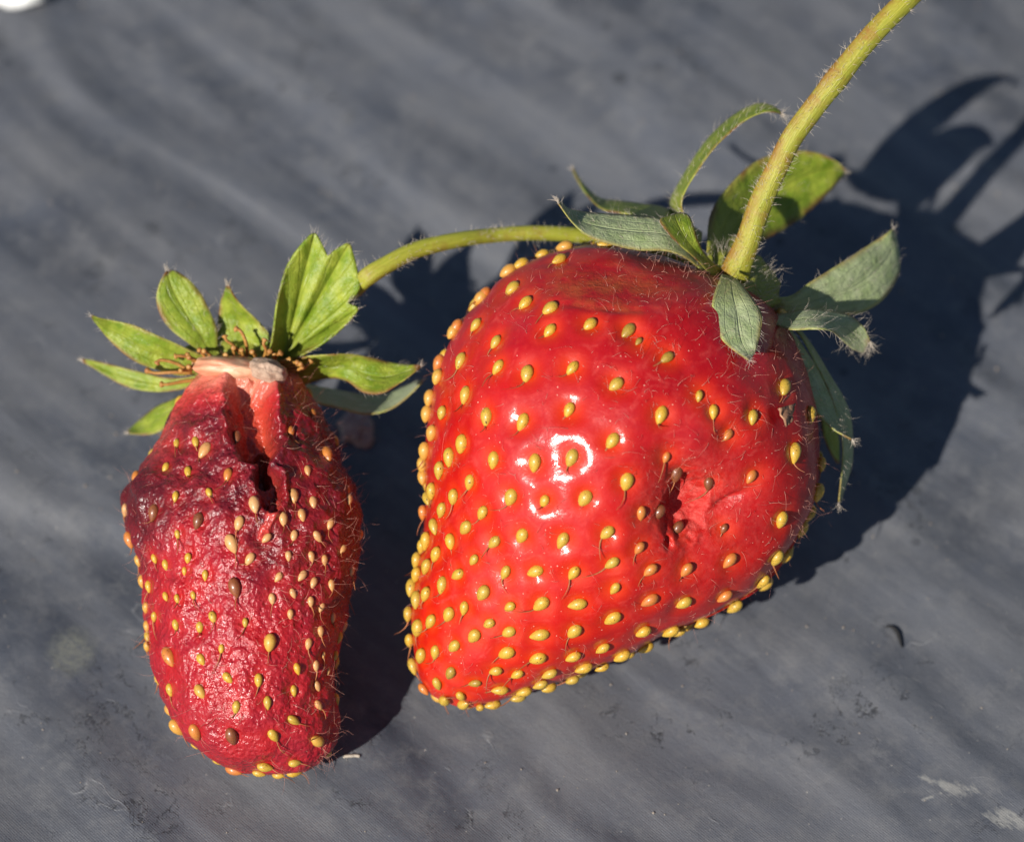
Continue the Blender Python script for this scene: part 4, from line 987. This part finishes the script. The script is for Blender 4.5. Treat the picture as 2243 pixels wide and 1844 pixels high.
# ------------------------------------------------------------------ small things lying on the plastic
def ground_pt(px, py):
    p = on_plane(px, py)
    for _ in range(4): p = on_plane(px, py, float(hg(p[0], p[1])))
    return p
p = ground_pt(32, -12)
tag(blob('pebble', p + np.array([0, 0, 0.13]), [np.array([1, 0, 0]), np.array([0, 1, 0]), np.array([0, 0, 1])], [0.36, 0.26, 0.17],
    mat_plain('white_stone', (0.80, 0.80, 0.78), 0.6, (0.66, 0.65, 0.62), 5), None, 0.3, 30, 20, 3), 'rounded white pebble lying alone on the plastic', 'pebble')
p = ground_pt(775, 950)
tag(blob('fallen_petal', p + np.array([0, 0, 0.03]), [unit(np.array([1, 0.2, 0.2])), unit(np.array([-0.2, 1, 0.3])), np.array([0, -0.25, 1])], [0.15, 0.19, 0.05],
    mat_plain('old_petal', (0.55, 0.40, 0.34), 0.6, (0.45, 0.26, 0.22), 6, 0.2), None, 0.6, 36, 20, 3), 'dried pinkish petal on the plastic under the shrunken fruit', 'petal')
hk = np.array([ground_pt(*C) for C in (crop(1100, 1144, 1.848)(x, y) for x, y in ((1552, 425), (1580, 430), (1600, 450), (1610, 480), (1618, 512)))])
hk = catmull(hk, 20); hk[:, 2] = hg(hk[:, 0], hk[:, 1]) + 0.02
v, f, nr_, _t = tube_arrays(hk, 0.020 * np.sin(np.linspace(0.25, 2.9, 20)), 8)
fs = [tuple(q) for q in f] + [tuple(range(8))[::-1], tuple(range(19 * 8, 20 * 8))]
o = tag(mesh_obj('black_hook', v, fs, mat_plain('black_hook', (0.012, 0.012, 0.013), 0.7), None), 'tiny curved black husk lying by itself on the plastic', 'hook'); put(o, hk[0])  # thin dark tube in a hook shape, laid along the sheet
tw = np.array([ground_pt(752, 1658), ground_pt(775, 1656), ground_pt(788, 1657)]); tw[:, 2] += 0.012
tw = catmull(tw, 8)
v, f, nr_, _t = tube_arrays(tw, 0.014, 6)
fs = [tuple(q) for q in f] + [tuple(range(6))[::-1], tuple(range(7 * 6, 8 * 6))]
o = tag(mesh_obj('straw_sliver', v, fs, mat_plain('pale_straw', (0.42, 0.36, 0.29), 0.6), None), 'short pale sliver of straw beside the tip of the shrunken fruit', 'straw'); put(o, tw[0])
# loose grit, too fine to count
gv, gf = [], []
for k in range(520):
    x, y = RNG.uniform(-6, 6), RNG.uniform(-6, 6)
    r = 0.006 + 0.010 * RNG.random() ** 3
    c = np.array([x, y, float(hg(x, y)) + r * 0.5]); b = len(gv)
    for d in ((1, 0, 0), (-1, 0, 0), (0, 1, 0), (0, -1, 0), (0, 0, 1), (0, 0, -1)):
        gv.append(c + np.array(d) * r * RNG.uniform(0.6, 1.3))
    for q in ((0, 2, 4), (2, 1, 4), (1, 3, 4), (3, 0, 4), (2, 0, 5), (1, 2, 5), (3, 1, 5), (0, 3, 5)): gf.append(tuple(b + i for i in q))
o = mesh_obj('grit', np.array(gv), gf, mat_plain('pale_grit', (0.36, 0.31, 0.26), 0.8, (0.22, 0.18, 0.15), 3), None)
o['kind'] = 'stuff'; tag(o, 'scattered fine pale grit on the black plastic', 'grit')

# ------------------------------------------------------------------ each fruit's empty stands at its base
for t, b in ((BIG, big), (SMALL, sml)):
    lo = b.V[b.V[:, 2].argmin()]
    base_v = Vector((float(lo[0]), float(lo[1]), float(hg(lo[0], lo[1])))) * CM
    t.location = base_v
    for ch in t.children: ch.matrix_parent_inverse = Matrix.Translation(-base_v)
